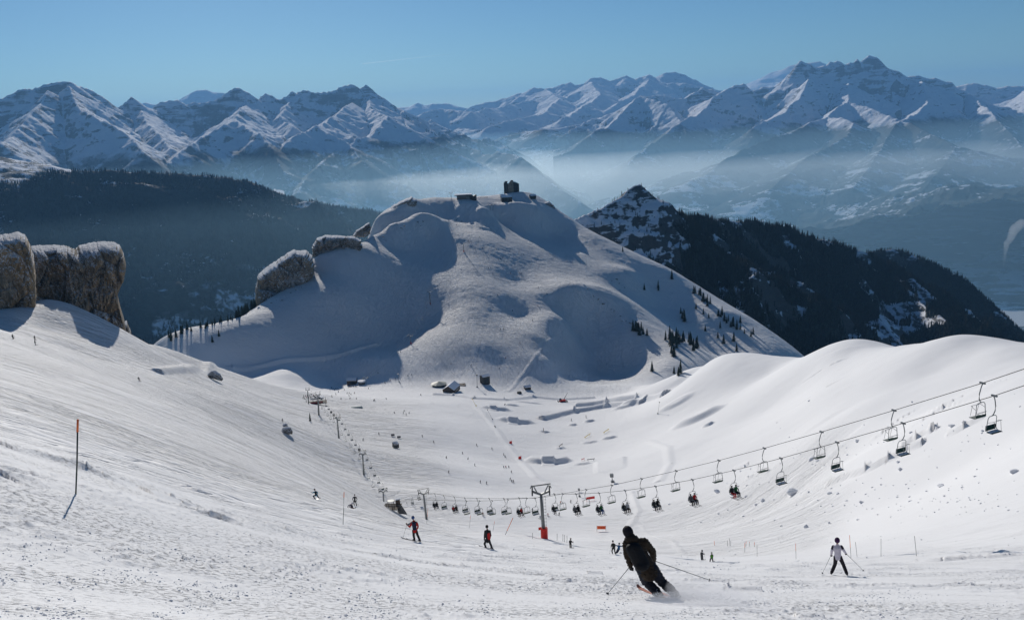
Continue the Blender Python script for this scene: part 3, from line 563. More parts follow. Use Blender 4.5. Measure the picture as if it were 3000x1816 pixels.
def spots(G_, n, a0, a1, d0, d1, seed, dens):
    rs = np.random.RandomState(seed); f = sampler(G_); a = rs.uniform(R(a0), R(a1), n); d = np.sqrt(rs.uniform(d0**2, d1**2, n)); z = f(a, d)
    x = np.sin(a)*d; y = np.cos(a)*d; px, py = to_px(x, y, z)
    keep = (rs.rand(n) < dens(px, py, x, y, z)) & (px > -150) & (px < 3150) & (py < 1150)
    # only slopes that can be seen: height above the sight line must not be beaten by nearer ground
    t = z/d; zz = G_[4]; tt = np.maximum.accumulate(zz/G_[1][:, None], 0)
    j = np.clip(((a-G_[0][0])/(G_[0][1]-G_[0][0])).astype(int), 0, len(G_[0])-1); i = np.clip(np.searchsorted(G_[1], d)-2, 0, len(G_[1])-1)
    keep &= (t + 14/d) > tt[i, j]
    return x[keep], y[keep], z[keep], px[keep], py[keep]
def dens2(px, py, x, y, z):
    n = fbm(x/130, y/130, 4, 77); m = sstep(1880, 2060, px + (py-640)*.25); d = .035 + m*1.6*sstep(-.22, 0, n+.05+.25*fbm(x/70+y/160, y/300, 3, 83))
    clear = ((px > 2575) & (px < 2712) & (py > 893+ (px-2575)*-.1) & (py < 1000) & (px-2575 < (1010-py)*1.6+40) & ~((px > 2635) & (px < 2668) & (py > 905) & (py < 955)))
    gl = fbm(x/60, y/260, 3, 79) > .33
    return np.where(clear, 0, np.where(gl & (px < 2350), d*.15, d))
_pp = to_px(RG[2], RG[3], RG[4]); attr(ro, 'wood', np.clip(dens2(_pp[0], _pp[1], RG[2], RG[3], RG[4]), 0, 1))
x, y, z, px, py = spots(RG, 150000, 5, 36, 1450, 4100, 3, dens2)
hh = np.random.RandomState(9).uniform(9, 19, len(x))*np.where(px < 1990, .6, 1)
def forest_mesh(name, x, y, z, h, mat, seed, slim=.17):
    rs = np.random.RandomState(seed); n = len(x); V = []; k = 6
    ang = np.linspace(0, 2*np.pi, k, endpoint=False)
    verts = []; fcs = []
    tiers = ((.0, .42, 1.0), (.30, .72, .72), (.58, 1.0, .42)); off = 0
    for a, b, rr in tiers:
        jit = rs.uniform(.6, 1.25, (n, k)); th = ang[None]+rs.uniform(0, 6, (n, 1)); R_ = (h*slim)[:, None]*rr*jit
        ring = np.stack([x[:, None]+np.cos(th)*R_, y[:, None]+np.sin(th)*R_, (z+h*a)[:, None]+rs.uniform(-.04, .04, (n, k))*h[:, None]], -1)
        tip = np.stack([x, y, z+h*b], -1)[:, None]
        verts.append(np.concatenate([ring, tip], 1))
    Vv = np.concatenate(verts, 1); m = Vv.shape[1]; T = []
    for t in range(3):
        for s in range(k): T.append((t*(k+1)+s, t*(k+1)+(s+1) % k, t*(k+1)+k))
    T = np.array(T); Fc = (T[None]+np.arange(n)[:, None, None]*m).reshape(-1, 3)
    return mesh_np(name, Vv.reshape(-1, 3), Fc, mat, False)
dist = np.hypot(x, y); order = np.argsort(-(hh/dist)); NI = 300-NT_
idx = order[:NI]
for i in idx:
    lb = 'conifer scattered on the pointed snowy peak behind the hill' if px[i] < 1990 else ('dark conifer in the front rank of the wooded ridge under its first snow gully' if px[i] < 2300 else 'dark conifer in the front rank of the wooded ridge above the sunlit crest')
    tree(Vector((x[i], y[i], z[i]-.5)), hh[i], lb, 'front rank conifers of the wooded ridge')
rest = order[NI:]
tag(forest_mesh('forest', x[rest], y[rest], z[rest]-.5, hh[rest], M_wood, 4), kind='stuff')
def dens1(px, py, x, y, z):
    n = fbm(x/420, y/420, 4, 91); mead = (py > 825) & (py < 925) & (px > 420) & (px < 760) & (fbm(x/200, y/120, 3, 93) > -.25)
    return np.where(mead, .03, sstep(-.42, -.12, n))
x1, y1, z1, px1, py1 = spots(WG, 42000, -36, -4, 3700, 6700, 13, dens1)
tag(forest_mesh('distant_forest', x1, y1, z1-1, np.random.RandomState(2).uniform(14, 27, len(x1)), M_wood, 6, .24), kind='stuff')
print('TREES', NT_, len(x), len(x1))
# ================================================================ mesh builder for man-made things
class MB:
    def __init__(s): s.v = []; s.f = []
    def add(s, V, Fc): o = len(s.v); s.v += [tuple(v) for v in V]; s.f += [tuple(i+o for i in f) for f in Fc]; return s
    def box(s, c, d, rz=0, taper=1.0):
        x, y, z = (q/2 for q in d); V = []
        for k, (a, b, e) in enumerate([(i, j, l) for l in (-1, 1) for j in (-1, 1) for i in (-1, 1)]):
            t = taper if e > 0 else 1; X, Y = a*x*t, b*y*t
            V.append((c[0]+X*math.cos(rz)-Y*math.sin(rz), c[1]+X*math.sin(rz)+Y*math.cos(rz), c[2]+e*z))
        return s.add(V, [(0, 2, 3, 1), (4, 5, 7, 6), (0, 1, 5, 4), (2, 6, 7, 3), (0, 4, 6, 2), (1, 3, 7, 5)])
    def tube(s, pts, r, n=8, r1=None):
        pts = [Vector(p) for p in pts]; r1 = r if r1 is None else r1; o = []; V = []; Fc = []
        up = Vector((0, 0, 1))
        for i, p in enumerate(pts):
            t = (pts[min(i+1, len(pts)-1)]-pts[max(i-1, 0)]).normalized(); a = t.cross(up)
            if a.length < .1: a = t.cross(Vector((1, 0, 0)))
            a.normalize(); b = t.cross(a); q = r+(r1-r)*i/(len(pts)-1)
            for k in range(n): V.append(p+a*math.cos(2*math.pi*k/n)*q+b*math.sin(2*math.pi*k/n)*q)
        for i in range(len(pts)-1):
            for k in range(n): Fc.append((i*n+k, i*n+(k+1) % n, (i+1)*n+(k+1) % n, (i+1)*n+k))
        Fc.append(tuple(range(n))[::-1]); Fc.append(tuple((len(pts)-1)*n+k for k in range(n)))
        return s.add(V, Fc)
    def prism(s, poly2, z0, z1, top=None):
        n = len(poly2); V = [(x, y, z0) for x, y in poly2]+[(x, y, (top[i] if top else z1)) for i, (x, y) in enumerate(poly2)]
        return s.add(V, [tuple(range(n))[::-1], tuple(range(n, 2*n))]+[(i, (i+1) % n, (i+1) % n+n, i+n) for i in range(n)])
    def roof(s, w, d, z, h, over=.4, th=.25):     # gable along x
        W, Dp = w/2+over, d/2+over
        for sg in (-1, 1):
            a = [(-W, 0, z+h), (W, 0, z+h), (W, sg*Dp, z-h*over/(d/2)), (-W, sg*Dp, z-h*over/(d/2))]
            V = a+[(x, y, q+th) for x, y, q in a]; s.add(V, [(0, 1, 2, 3), (7, 6, 5, 4), (0, 4, 5, 1), (1, 5, 6, 2), (2, 6, 7, 3), (3, 7, 4, 0)])
        return s
    def build(s, name, mat, parent=None, smooth=False, recalc=False):
        me = bpy.data.meshes.new(name); me.from_pydata(s.v, [], s.f); me.materials.append(mat)
        if smooth: me.polygons.foreach_set('use_smooth', [True]*len(me.polygons))
        o = bpy.data.objects.new(name, me); COL.objects.link(o); o.parent = parent; return o
def root(name, loc, rz=0, label=None, cat=None, group=None, scale=1):
    o = bpy.data.objects.new(name, None); COL.objects.link(o); o.location = loc; o.rotation_euler = (0, 0, rz); o.scale = (scale,)*3
    o.empty_display_size = .1; return tag(o, label, cat, group)
def copy_tree(o, loc, rz, label=None, parent=None):
    c = o.copy(); COL.objects.link(c)
    if parent is None:
        c.location = loc; c.rotation_euler = (0, 0, rz)
        if label: c['label'] = label
    else: c.parent = parent
    for ch in o.children: copy_tree(ch, None, None, None, c)
    return c
M_steel = simple('galvanised_steel', (.20, .21, .21), .5, .2, 2, .4); M_dark = simple('dark_metal', (.028, .03, .03), .5, .2, 3)
M_green = simple('dark_green_panel', (.012, .045, .035), .55, .2, 2); M_pale = simple('pale_panel', (.42, .43, .36), .6, .1, 3)
M_wood2 = simple('weathered_timber', (.075, .055, .04), .8, .3, 1.5); M_wall = simple('grey_wall', (.16, .155, .15), .8, .2, 1); M_win = simple('window_glass', (.02, .03, .04), .12, .2, 1)
M_roofsnow = simple('roof_snow', (.82, .83, .86), .8, .04, .6); M_red = simple('red_padding', (.62, .03, .02), .6, .15, 2); M_orange = simple('orange_plastic', (.85, .17, .04), .5, .1, 3)
M_pole = simple('pole_black', (.02, .035, .03), .4, .1, 4); M_yel = simple('yellow_plastic', (.75, .55, .05), .5, .1, 3); M_facade = simple('bright_facade_glass', (.20, .20, .17), .25, .5, .35)
def gp(px, py, dmin=2):
    p = hit(px, py, dmin=dmin); return Vector((p.x, p.y, ground_z(p.x, p.y)))
def face(p): return -math.atan2(p.x, p.y)          # rotation that turns local +y away from the eye
def mpp(p): return math.hypot(p.x, p.y)/F*1.02     # metres per photo pixel at that place
# ---- summit tower with curved glass front
t = Vector(at(1499, 563, 1478)); u = 1478/F
tw = root('tower_building', (t.x, t.y, t.z-2), face(t), 'dark cylindrical glass building with notched roof, crowning the central hill', 'building')
prof = [(0, 18.0), (.10, 18.6), (.22, 19.2), (.24, 16.8), (.36, 16.2), (.40, 19.6), (.50, 20.2), (.62, 19.4), (.76, 18.2), (.9, 16.6), (1, 14.5)]
Wd = 25.0
def fx(a): return -Wd/2+Wd*a
b = MB(); c = MB(); g1 = MB(); n = 22
for i in range(n):
    a0, a1 = i/n, (i+1)/n; x0, x1 = fx(a0), fx(a1); y0, y1 = (-7*math.sin(math.pi*(a0*.9+.05)), -7*math.sin(math.pi*(a1*.9+.05)))
    h = np.interp((a0+a1)/2, *zip(*prof)); tgt = g1 if .26 < a0 < .62 else b
    tgt.prism([(x0, y0), (x1, y1), (x1, 9), (x0, 9)], 0, h)
    c.box((x0, y0-.12, h/2), (.22, .3, h+.5))
for k in range(1, 7): c.prism([(fx(i/n), -7*math.sin(math.pi*(i/n*.9+.05))-.1) for i in range(n+1)]+[(fx(1), 2), (fx(0), 2)], k*2.6, k*2.6+.22)
b.build('facade', M_win, tw); g1.build('curved_glass_front', M_facade, tw); c.build('mullion_grid', M_dark, tw)
r_ = MB().box((-8.5, 2, 19.4), (5, 6, 1.2)).box((1.0, 2, 20.6), (4, 5, 1.4)); r_.build('roof_plant_room', M_dark, tw)
# ---- summit cable car station
def wp(px, py, D): return Vector(at(px, py, D))
s_ = gp(1361, 583, 700); st = root('cable_station', (s_.x, s_.y, s_.z-3), face(s_), 'low wide station building with long snow-topped flat roof on the summit ridge', 'building')
MB().box((-2, 0, 4.5), (20, 10, 9)).build('wall', M_wall, st); MB().box((9, 0, 4), (9, 9, 8.4)).build('side_hall', M_dark, st)
ro_ = MB().box((-2, -1, 9.5), (27, 14, .9)).build('roof', M_dark, st); MB().box((-2, -1, 10.3), (27, 14, .7), 0, .98).build('roof_snow', M_roofsnow, ro_)
MB().box((-4, -5.06, 4.6), (12, .2, 2.4)).build('window', M_win, st); MB().prism([(11, -6), (18, -5), (19, 2), (12, 5)], 0, 9, [6, 9.5, 9, 7]).build('curved_gable', M_dark, st)
def hut(px, py, w, d, h, rh, label, wall=M_wood2, rz=.3, D=None, name='mountain_hut', snow=True):
    p = wp(px, py, D) if D else gp(px, py); o = root(name, (p.x, p.y, p.z-.4), face(p)+rz, label, 'building')
    MB().box((0, 0, h/2), (w, d, h)).build('wall', wall, o)
    rf = MB().roof(w, d, h, rh).build('roof', M_dark, o)
    g = MB(); [g.add([(sx*w/2, -d/2, h), (sx*w/2, d/2, h), (sx*w/2, 0, h+rh)], [(0, 1, 2)]) for sx in (-1, 1)]; g.build('gable', wall, o)
    if snow: MB().roof(w*.98, d*.98, h+.28, rh, .4, .35).build('roof_snow', M_roofsnow, rf)
    MB().box((0, -d/2-.05, h*.55), (w*.5, .12, h*.4)).build('window', M_win, o); MB().box((w*.36, -d/2-.05, h*.36), (w*.12, .12, h*.7)).build('door', M_dark, o)
    return o
hut(1484, 590, 17, 9, 7, 2.5, 'dark top station hut standing below the tower building', M_dark, .2)
hut(1474, 580, 8, 6, 4, 2, 'small dark shed just above the dark top station hut', M_dark, 0)
hut(1561, 582, 9, 7, 5, 2, 'small dark hut at the edge of the summit plateau', M_dark, .4)
hut(1323, 1146, 17, 11, 4.2, 3.6, 'chalet restaurant with broad snow-covered gable roof on the basin floor', M_wood2, 1.2)
hut(1421, 1123, 7.5, 7, 8, 1.2, 'tall narrow dark hut at the foot of the hill run', M_dark, .5)
hut(1545, 1139, 6, 5, 2.6, 1.2, 'tiny snow-covered hut standing alone beyond the terrain park', M_wood2, .3)
hut(1032, 1124, 9, 7, 4.4, 1.6, 'snow-roofed lift hut behind the queueing skiers', M_wood2, -.2)
p = gp(1286, 1131); pv = root('pavilion', (p.x, p.y, p.z-.5), 0, 'round tent-roofed pavilion beside the chalet restaurant', 'building')
oc = [(7*math.cos(k*math.pi/5), 7*math.sin(k*math.pi/5)) for k in range(10)]
MB().prism(oc, 0, 3.2).build('wall', M_win, pv); V = [(x*1.12, y*1.12, 3.1) for x, y in oc]+[(0, 0, 5.4)]
MB().add(V, [(i, (i+1) % 10, 10) for i in range(10)]+[tuple(range(10))[::-1]]).build('roof', M_pale, pv); MB().prism([(x*1.3, y*1.3) for x, y in oc], -.6, .4).build('deck', M_wood2, pv)
p = gp(1340, 1128); tr = root('terrace', (p.x, p.y, p.z), face(p), 'timber sun terrace with tables behind the chalet restaurant', 'terrace')
MB().box((0, 0, .1), (16, 9, .5)).build('deck', M_wood2, tr)
for k in range(6): MB().box((-6+k*2.4, (k % 2)*3-1.5, 1.0), (1.7, .8, .12)).box((-6+k*2.4, (k % 2)*3-1.5, .6), (.2, .2, .8)).build('table', M_dark, tr)
# small round-roofed kiosk and dark box
p = gp(1060, 1126); k_ = root('lift_kiosk', (p.x, p.y, p.z-.3), face(p), 'round white-roofed lift kiosk beside the snow-roofed lift hut', 'building')
MB().prism([(3.2*math.cos(a*.785), 3.2*math.sin(a*.785)) for a in range(8)], 0, 3.4).build('wall', M_wall, k_); MB().prism([(4*math.cos(a*.785), 4*math.sin(a*.785)) for a in range(8)], 3.4, 4.2).build('roof', M_roofsnow, k_)
p = gp(1521, 1153); tag(MB().box((p.x, p.y, p.z+1.1), (3.6, 2.6, 2.4), .4, .9).box((p.x+1.8, p.y, p.z+.9), (1.2, 1.6, 1.2), .4).build('equipment_box', M_dark), 'small dark box on the snow below the lonely tiny hut', 'box')
# piste groomer
p = gp(1648, 1177); gr = root('snow_groomer', (p.x, p.y, p.z), face(p)+.25, 'red piste groomer with raised winch boom above the terrain park', 'groomer')
MB().box((0, 0, 1.5), (5.4, 2.6, 1.4)).build('body', M_red, gr); MB().box((-2.0, 0, 2.7), (2.0, 2.3, 1.5), 0, .85).build('cab', M_win, gr)
for sy in (-1, 1): MB().box((0, sy*1.75, .6), (6.2, .95, 1.2), 0, .86).build('track', M_dark, gr)
MB().tube([(1.2, 0, 2.2), (5.2, 0, 8.6)], .35, 6, .16).build('winch_boom', M_steel, gr); MB().box((-4.2, 0, .9), (.4, 4.4, 1.2)).build('blade', M_dark, gr); MB().box((4.0, 0, .6), (1.2, 4.2, .6)).build('tiller', M_dark, gr)
# snow lances and lamp masts
def mast(px0, py0, px1, py1, r, label, name='snow_lance', mat=M_steel, D=None, head=True):
    p = wp(px0, py0, D) if D else gp(px0, py0); D_ = math.hypot(p.x, p.y); q = Vector(at(px1, py1, D_)); m = MB().tube([(p.x, p.y, p.z-.5), q], r, 6, r*.7)
    if head: m.box((q.x, q.y, q.z), (r*6, r*6, r*5))
    m.box((p.x, p.y, p.z+.3), (r*6, r*6, .9)); return tag(m.build(name, mat), label, name.replace('_', ' '))
mast(1398, 1134, 1397, 1098, .28, 'tall lone steel mast casting a long shadow beside the chalet restaurant', 'lamp_mast')
mast(1324, 1148, 1325, 1138, .2, 'short white-headed lamp post in front of the chalet restaurant', 'lamp_post', M_roofsnow)
mast(1169, 1118, 1166, 1096, .18, 'thin post with a light head on the piste above the lift hut', 'lamp_post')
mast(1927, 1212, 1932, 1178, .12, 'slender snow-making lance by the half pipe, leaning right', 'snow_lance', M_pale)
mast(1795, 1412, 1792, 1392, .30, 'grey lattice mast behind the chairlift, near the flat snow platform', 'lamp_mast')
mast(1698, 1455, 1696, 1433, .16, 'thin upright post just past the big chairlift tower', 'marker_post')
mast(1478, 1186, 1480, 1183, .1, 'short post near the first snow kicker', 'marker_post', M_dark)
for i, (a, b_, a1, b1, lb) in enumerate(((1395, 1189, 1384, 1169, 'yellow-footed snow lance at the top of the terrain park edge'), (1443, 1228, 1428, 1200, 'snow lance beside the second snow kicker'), (1451, 1251, 1449, 1247, 'stubby post on the terrain park edge under the second kicker'))):
    mast(a, b_, a1, b1, .12, lb, 'snow_lance', M_yel if i == 0 else M_steel)
for a, b_, lb in ((1496, 1299, 'upper red mat hung on the terrain park fence'), (1523, 1344, 'lower red mat hung on the terrain park fence')):
    p = gp(a, b_); tag(MB().box((p.x, p.y, p.z+.9), (2.0, .8, 1.7), .4, .7).box((p.x+.9, p.y-.4, p.z+1.4), (.2, .2, 2.2)).build('safety_mat', M_red), lb, 'safety mat')
# rails and boxes in the park
for a, b_, w_, rz, mt, lb in ((1674, 1233, 4, 1.4, M_dark, 'black rail on the left of the two small back kickers'), (1717, 1224, 5, 1.5, M_dark, 'black rail standing behind the right small back kicker'), (1721, 1280, 8, .95, M_yel, 'long yellow rail leaning across the mid park mound'), (1776, 1266, 8, .95, M_yel, 'yellow rail at the right-hand park mound'), (1643, 1308, 5, 1.0, M_wood2, 'short wooden rail on the small low mound'), (1592, 1262, 4, 1.5, M_wood2, 'short rail on the mound left of the park centre'), (1731, 1350, 5, .1, M_dark, 'dark rail end by the box feature beside the flat platform'), (1708, 1349, 2, .2, M_red, 'small red-marked box at the feature beside the flat platform')):
    p = gp(a, b_); m = MB(); dx, dy = math.cos(rz)*w_/2, math.sin(rz)*w_/2
    m.tube([(p.x-dx, p.y-dy, p.z+1.1), (p.x+dx, p.y+dy, p.z+1.4)], .22, 6); m.tube([(p.x-dx*.7, p.y-dy*.7, p.z-.2), (p.x-dx*.7, p.y-dy*.7, p.z+1.1)], .1, 5); m.tube([(p.x+dx*.7, p.y+dy*.7, p.z-.2), (p.x+dx*.7, p.y+dy*.7, p.z+1.3)], .1, 5)
    tag(m.build('park_rail', mt), lb, 'rail')
# sign boards on the piste
p = gp(1762, 1556); D_ = math.hypot(p.x, p.y); b = root('banner', p, face(p), 'orange banner with dark lettering stretched on the piste past the tower', 'banner')
MB().box((0, 0, 1.6), (3.2, .1, 1.3)).build('panel', M_orange, b)
for k in (-1.7, 1.7): MB().tube([(k, 0, -.3), (k, 0, 2.5)], .05, 5).build('post', M_pole, b)
le = MB(); [le.box((x, -.08, 1.6), (w_, .04, .55)) for x, w_ in ((-.9, .4), (-.2, .18), (.15, .3), (.6, .2), (1.0, .35))]; le.build('lettering', M_red, b)
p = gp(1730, 1467); tag(MB().box((p.x, p.y, p.z+1.6), (4.2, .15, 1.2), .25).box((p.x-1.8, p.y, p.z+.5), (.1, .1, 1.6)).box((p.x+1.8, p.y+.45, p.z+.5), (.1, .1, 1.6)).build('banner', M_red), 'red banner at the terrain park exit behind a chair', 'banner')
for a, b_, lb in ((1151, 1278, 'left of two small grey panels on the piste crest'), (1169, 1284, 'right of two small grey panels on the piste crest')):
    p = gp(a, b_); tag(MB().box((p.x, p.y, p.z+1), (2.2, .12, 1.4), face(p)).box((p.x, p.y, p.z), (.12, .2, 1.2)).build('sign_panel', M_wall), lb, 'sign')
p = gp(1045, 1195); tag(MB().box((p.x, p.y, p.z+.5), (9, 3, 1.5), face(p), .8).box((p.x, p.y-.8, p.z+1.3), (7.5, .3, .25), face(p)).build('snow_depot', simple('covered_snow_depot', (.35, .42, .42), .6)), 'low grey-green covered depot on the upper piste', 'depot')
# ================================================================ chairlifts
def cable(name, pts, r, label, sag=0):
    P_ = []
    for a, b in zip(pts[:-1], pts[1:]):
        n = 10
        for k in range(n): f = k/n; q = a.lerp(b, f); q = q-Vector((0, 0, sag*4*f*(1-f))); P_.append(q)
    P_.append(pts[-1]); return tag(MB().tube(P_, r, 6).build(name, M_dark), label, 'cable')
def pylon(px0, py0, px1, py1, wpx, label, red=False, rz=0, name='lift_tower', D=None):
    p = gp(px0, py0) if D is None else wp(px0, py0, D); D_ = math.hypot(p.x, p.y); q = Vector(at(px1, py1, D_)); H = (q-p).length; w_ = wpx*D_/F/2
    o = root(name, p, face(p)+rz, label, 'lift tower'); top = Vector(((q-p).dot(Vector((math.cos(face(p)), math.sin(face(p)), 0))), 0, H))
    MB().tube([(0, 0, -1), top*.93], H*.036+.05, 12, H*.022+.03).build('mast', M_steel, o, True)
    c = MB(); t0 = top*.93
    for sg in (-1, 1): c.tube([t0-Vector((0, 0, .15)), (t0.x+sg*w_*.55, 0, t0.z+.25), (t0.x+sg*w_*.82, 0, t0.z+.5)], .20, 6)
    c.build('crossarm', M_steel, o)
    f = MB()
    for sg in (-1, 1): f.tube([(t0.x+sg*w_*.35, 0, t0.z+.2), (t0.x+sg*w_*.72, 0, t0.z+H*.12+.5)], .11, 6); f.tube([(t0.x+sg*w_, 0, t0.z+H*.08+.3), (t0.x+sg*w_*.85, 0, t0.z+H*.12+.5)], .09, 6)
    f.tube([(t0.x-w_*.95, 0, t0.z+H*.12+.35), (t0.x+w_*.95, 0, t0.z+H*.12+.75)], .12, 6); f.build('maintenance_gantry', M_steel, o)
    for sg in (-1, 1):
        wh = MB()
        for k in range(4): wh.tube([(t0.x+sg*w_*.82-.12, -1.2+k*.8, t0.z+.55), (t0.x+sg*w_*.82+.12, -1.2+k*.8, t0.z+.55)], .36, 10)
        wh.box((t0.x+sg*w_*.82, 0, t0.z+.55), (.08, 3.0, .25)); wh.build('sheave_wheels', M_dark, o)
    l = MB()
    for k in range(int(H/.6)): l.box((.22*H*.1+.1, -.35, .6*k+.4), (.4, .04, .04))
    l.box((.05, -.36, H*.45), (.04, .04, H*.85)).box((.42, -.36, H*.45), (.04, .04, H*.85)); l.build('ladder', M_steel, o)
    if red: MB().prism([(.62*math.cos(k*.785), .62*math.sin(k*.785)) for k in range(8)], -.6, 2.1).box((-.75, -.3, 2.1), (.5, .1, .5), .4).build('red_padding', M_red, o)
    return o, p+Matrix.Rotation(face(p)+rz, 3, 'Z')@Vector((t0.x-w_*.82, 0, t0.z+.95)), p+Matrix.Rotation(face(p)+rz, 3, 'Z')@Vector((t0.x+w_*.82, 0, t0.z+.95))
T1, T1l, T1r = pylon(1595, 1577, 1584, 1436, 66, 'big grey chairlift tower with red padded foot, in the middle of the run', True, .0)
T2, T2l, T2r = pylon(1250, 1521, 1240, 1440, 38, 'grey chairlift tower without padding, beside the angle station', D=305)
# ---- one chair, hung from the cable clamp at its origin, seat facing local -y
def make_chair(pale):
    o = root('lift_chair', (0, 0, 0)); h = MB()
    h.tube([(0, 0, .02), (0, 0, -.12)], .07, 6); h.tube([(0, 0, -.08), (.14, 0, -.4), (.28, 0, -.9), (.26, 0, -1.3), (.12, 0, -1.55), (-.05, 0, -1.68)], .045, 6); h.box((0, .0, .0), (.14, .5, .12)); h.build('hanger', M_steel, o)
    f = MB()
    for sg in (-1, 1): f.tube([(0, 0, -1.66), (sg*.38, 0, -1.70), (sg*.52, 0, -1.85), (sg*.60, .05, -2.75), (sg*.60, -.1, -2.95), (sg*.58, -.55, -2.98)], .03, 6)
    f.tube([(-.60, .12, -2.5), (.60, .12, -2.5)], .025, 6); f.build('side_frame', M_steel, o)
    MB().box((0, -.25, -2.98), (1.22, .48, .06)).build('seat', M_pale if pale else M_green, o)
    bk = MB().box((0, .10, -2.80 if pale else -2.72), (1.2, .05, .16 if pale else .38)); bk.build('backrest', M_green, o)
    s = MB().tube([(-.62, .0, -2.2), (-.55, -.45, -2.0), (.55, -.45, -2.0), (.62, 0, -2.2)], .018, 5).tube([(-.4, -.45, -2.0), (-.36, -.6, -2.9)], .016, 5).tube([(.4, -.45, -2.0), (.36, -.6, -2.9)], .016, 5); s.build('safety_bar', M_steel, o)
    if not pale: MB().box((0, -.2, -2.92), (1.1, .34, .06), 0, .8).build('snow_on_seat', M_roofsnow, o)
    return o
CH_A = make_chair(True); CH_B = make_chair(False); used = {id(CH_A): False, id(CH_B): False}
def chair(p, rz, proto, label, group):
    if not used[id(proto)]:
        used[id(proto)] = True; o = proto; o.location = p; o.rotation_euler = (0, 0, rz); tag(o, label, 'lift chair', group); return o
    o = copy_tree(proto, p, rz, label); o['category'] = 'lift chair'; o['group'] = group; return o
ORD = 'first second third fourth fifth sixth seventh eighth ninth tenth eleventh twelfth thirteenth fourteenth fifteenth sixteenth seventeenth eighteenth nineteenth twentieth twenty-first twenty-second twenty-third twenty-fourth twenty-fifth twenty-sixth twenty-seventh twenty-eighth'.split()
D1 = math.hypot(*(T1.location.xy)); 
def Dl(px): return 1/(1/D1 + 4.5e-6*(px-1584))
far_ = [(2878.6, 1121.7), (2619, 1201.7), (2407, 1264.6), (2239.4, 1312.5), (2106.3, 1348.2), (1981.2, 1378.6), (1879.7, 1401.7), (1792.5, 1420.8), (1717.4, 1433.4), (1648.4, 1445.6), (1595, 1456), (1543, 1458.6), (1488, 1462.6), (1442, 1465.8), (1405, 1466.2), (1367, 1466.7)]
near_ = [(2913, 1159), (2646, 1239.4), (2452.5, 1295.4), (2288, 1342), (2150, 1377.4), (2028.4, 1404.6), (1920.3, 1424), (1831, 1436.2), (1754.7, 1443.5), (1687, 1446.4), (1624, 1446.4), (1567, 1458.6), (1520.6, 1457.8), (1476, 1459.8), (1433.3, 1459.8), (1396.8, 1459.4), (1361, 1457.8), (1330, 1454.5), (1299.4, 1450.5), (1273, 1445)]
farP = [wp(a, b, Dl(a)) for a, b in far_]; nearP = [wp(a, b, Dl(a)+(0)) for a, b in near_]
extF = wp(3120, 1040, Dl(3120)); extN = wp(3120, 1088, Dl(3120))
cable('lift_cable', [extF]+farP+[wp(1330, 1466, Dl(1330)), wp(1215, 1462, Dl(1215)), wp(1170, 1470, Dl(1170))], .032, 'upper steel haul cable carrying the descending empty chairs')
cable('lift_cable', [extN]+nearP+[wp(1250, 1447, Dl(1250)), wp(1200, 1452, Dl(1200)), wp(1165, 1464, Dl(1165))], .032, 'lower steel haul cable carrying the ascending chairs')
cdir = (farP[0]-farP[-1]); rzc = math.atan2(cdir.x, -cdir.y)       # chairs that come uphill face the eye
seat_pts = []
for i, p in enumerate(farP):
    if i == 10: continue
    chair(p, rzc+math.pi, CH_A, f'empty descending chair, {ORD[i]} on the upper cable counting from the right edge' if i else 'empty descending chair nearest the camera, at the right edge', 'descending chairs of the big chairlift')
peop = {4: 2, 5: 2, 6: 2, 7: 2, 8: 2, 9: 2, 10: 1, 12: 2, 17: 2, 19: 2}
for i, p in enumerate(nearP):
    o = chair(p, rzc, CH_B, f'ascending {"chair with riders" if i in peop else "empty green chair"}, {ORD[i]} on the lower cable from the right', 'ascending chairs of the big chairlift')
    if i in peop: seat_pts.append((i, p, peop[i]))
# left line from the angle station down to the valley end
PY = [pylon(1125, 1486, 1122, 1436, 30, 'chairlift tower rising from the framework of the angle station', D=335), pylon(1066, 1391, 1062, 1326, 24, 'nearest tower of the distant chairlift, next above the angle station'),
      pylon(993, 1284, 987, 1221, 24, 'middle tower of the distant chairlift, above the small boulders'), pylon(934, 1216, 931, 1153, 18, 'tower just in front of the crowded valley station'), pylon(904, 1183, 901, 1140, 14, 'farthest tower, inside the crowded valley station')]
for j, nm in ((1, 'left haul cable of the distant chairlift'), (2, 'right haul cable of the distant chairlift')): cable('lift_cable', [q[j] for q in PY], .035, nm, 1.5)
def along(j, n, a, b, label, grp, proto, rz_off, skip=()):
    pts = [q[j] for q in PY]; L = [0]
    for u_, v_ in zip(pts[:-1], pts[1:]): L.append(L[-1]+(v_-u_).length)
    out = []
    for i in range(n):
        s = L[-1]*(a+(b-a)*i/(n-1)); k = max(q for q in range(len(L)) if L[q] <= s); k = min(k, len(pts)-2); f = (s-L[k])/(L[k+1]-L[k]); p = pts[k].lerp(pts[k+1], f)-Vector((0, 0, 1.5*4*f*(1-f)+.03)); d = pts[k+1]-pts[k]
        chair(p, math.atan2(d.x, -d.y)+rz_off, proto, label % ORD[i], grp); out.append((p, math.atan2(d.x, -d.y)+rz_off))
    return out
ch_r = along(2, 25, .04, .97, 'small chair on the right side of the distant chairlift, %s from the angle station', 'ascending chairs of the distant chairlift', CH_B, math.pi)
ch_l = along(1, 20, .06, .96, 'pale chair on the left side of the distant chairlift, %s from the angle station', 'descending chairs of the distant chairlift', CH_A, 0)
for i, (a, b_) in enumerate(((1191, 1480), (1207, 1463), (1225, 1448), (1191, 1493), (1207, 1478), (1228, 1464))):
    chair(wp(a, b_-20 if i > 2 else b_-10, 335), rzc+(0 if i < 3 else math.pi), CH_A if i < 3 else CH_B, f'chair between the angle station and its unpadded tower, {ORD[i%3]} {"upper" if i < 3 else "lower"} one', 'chairs at the angle station')
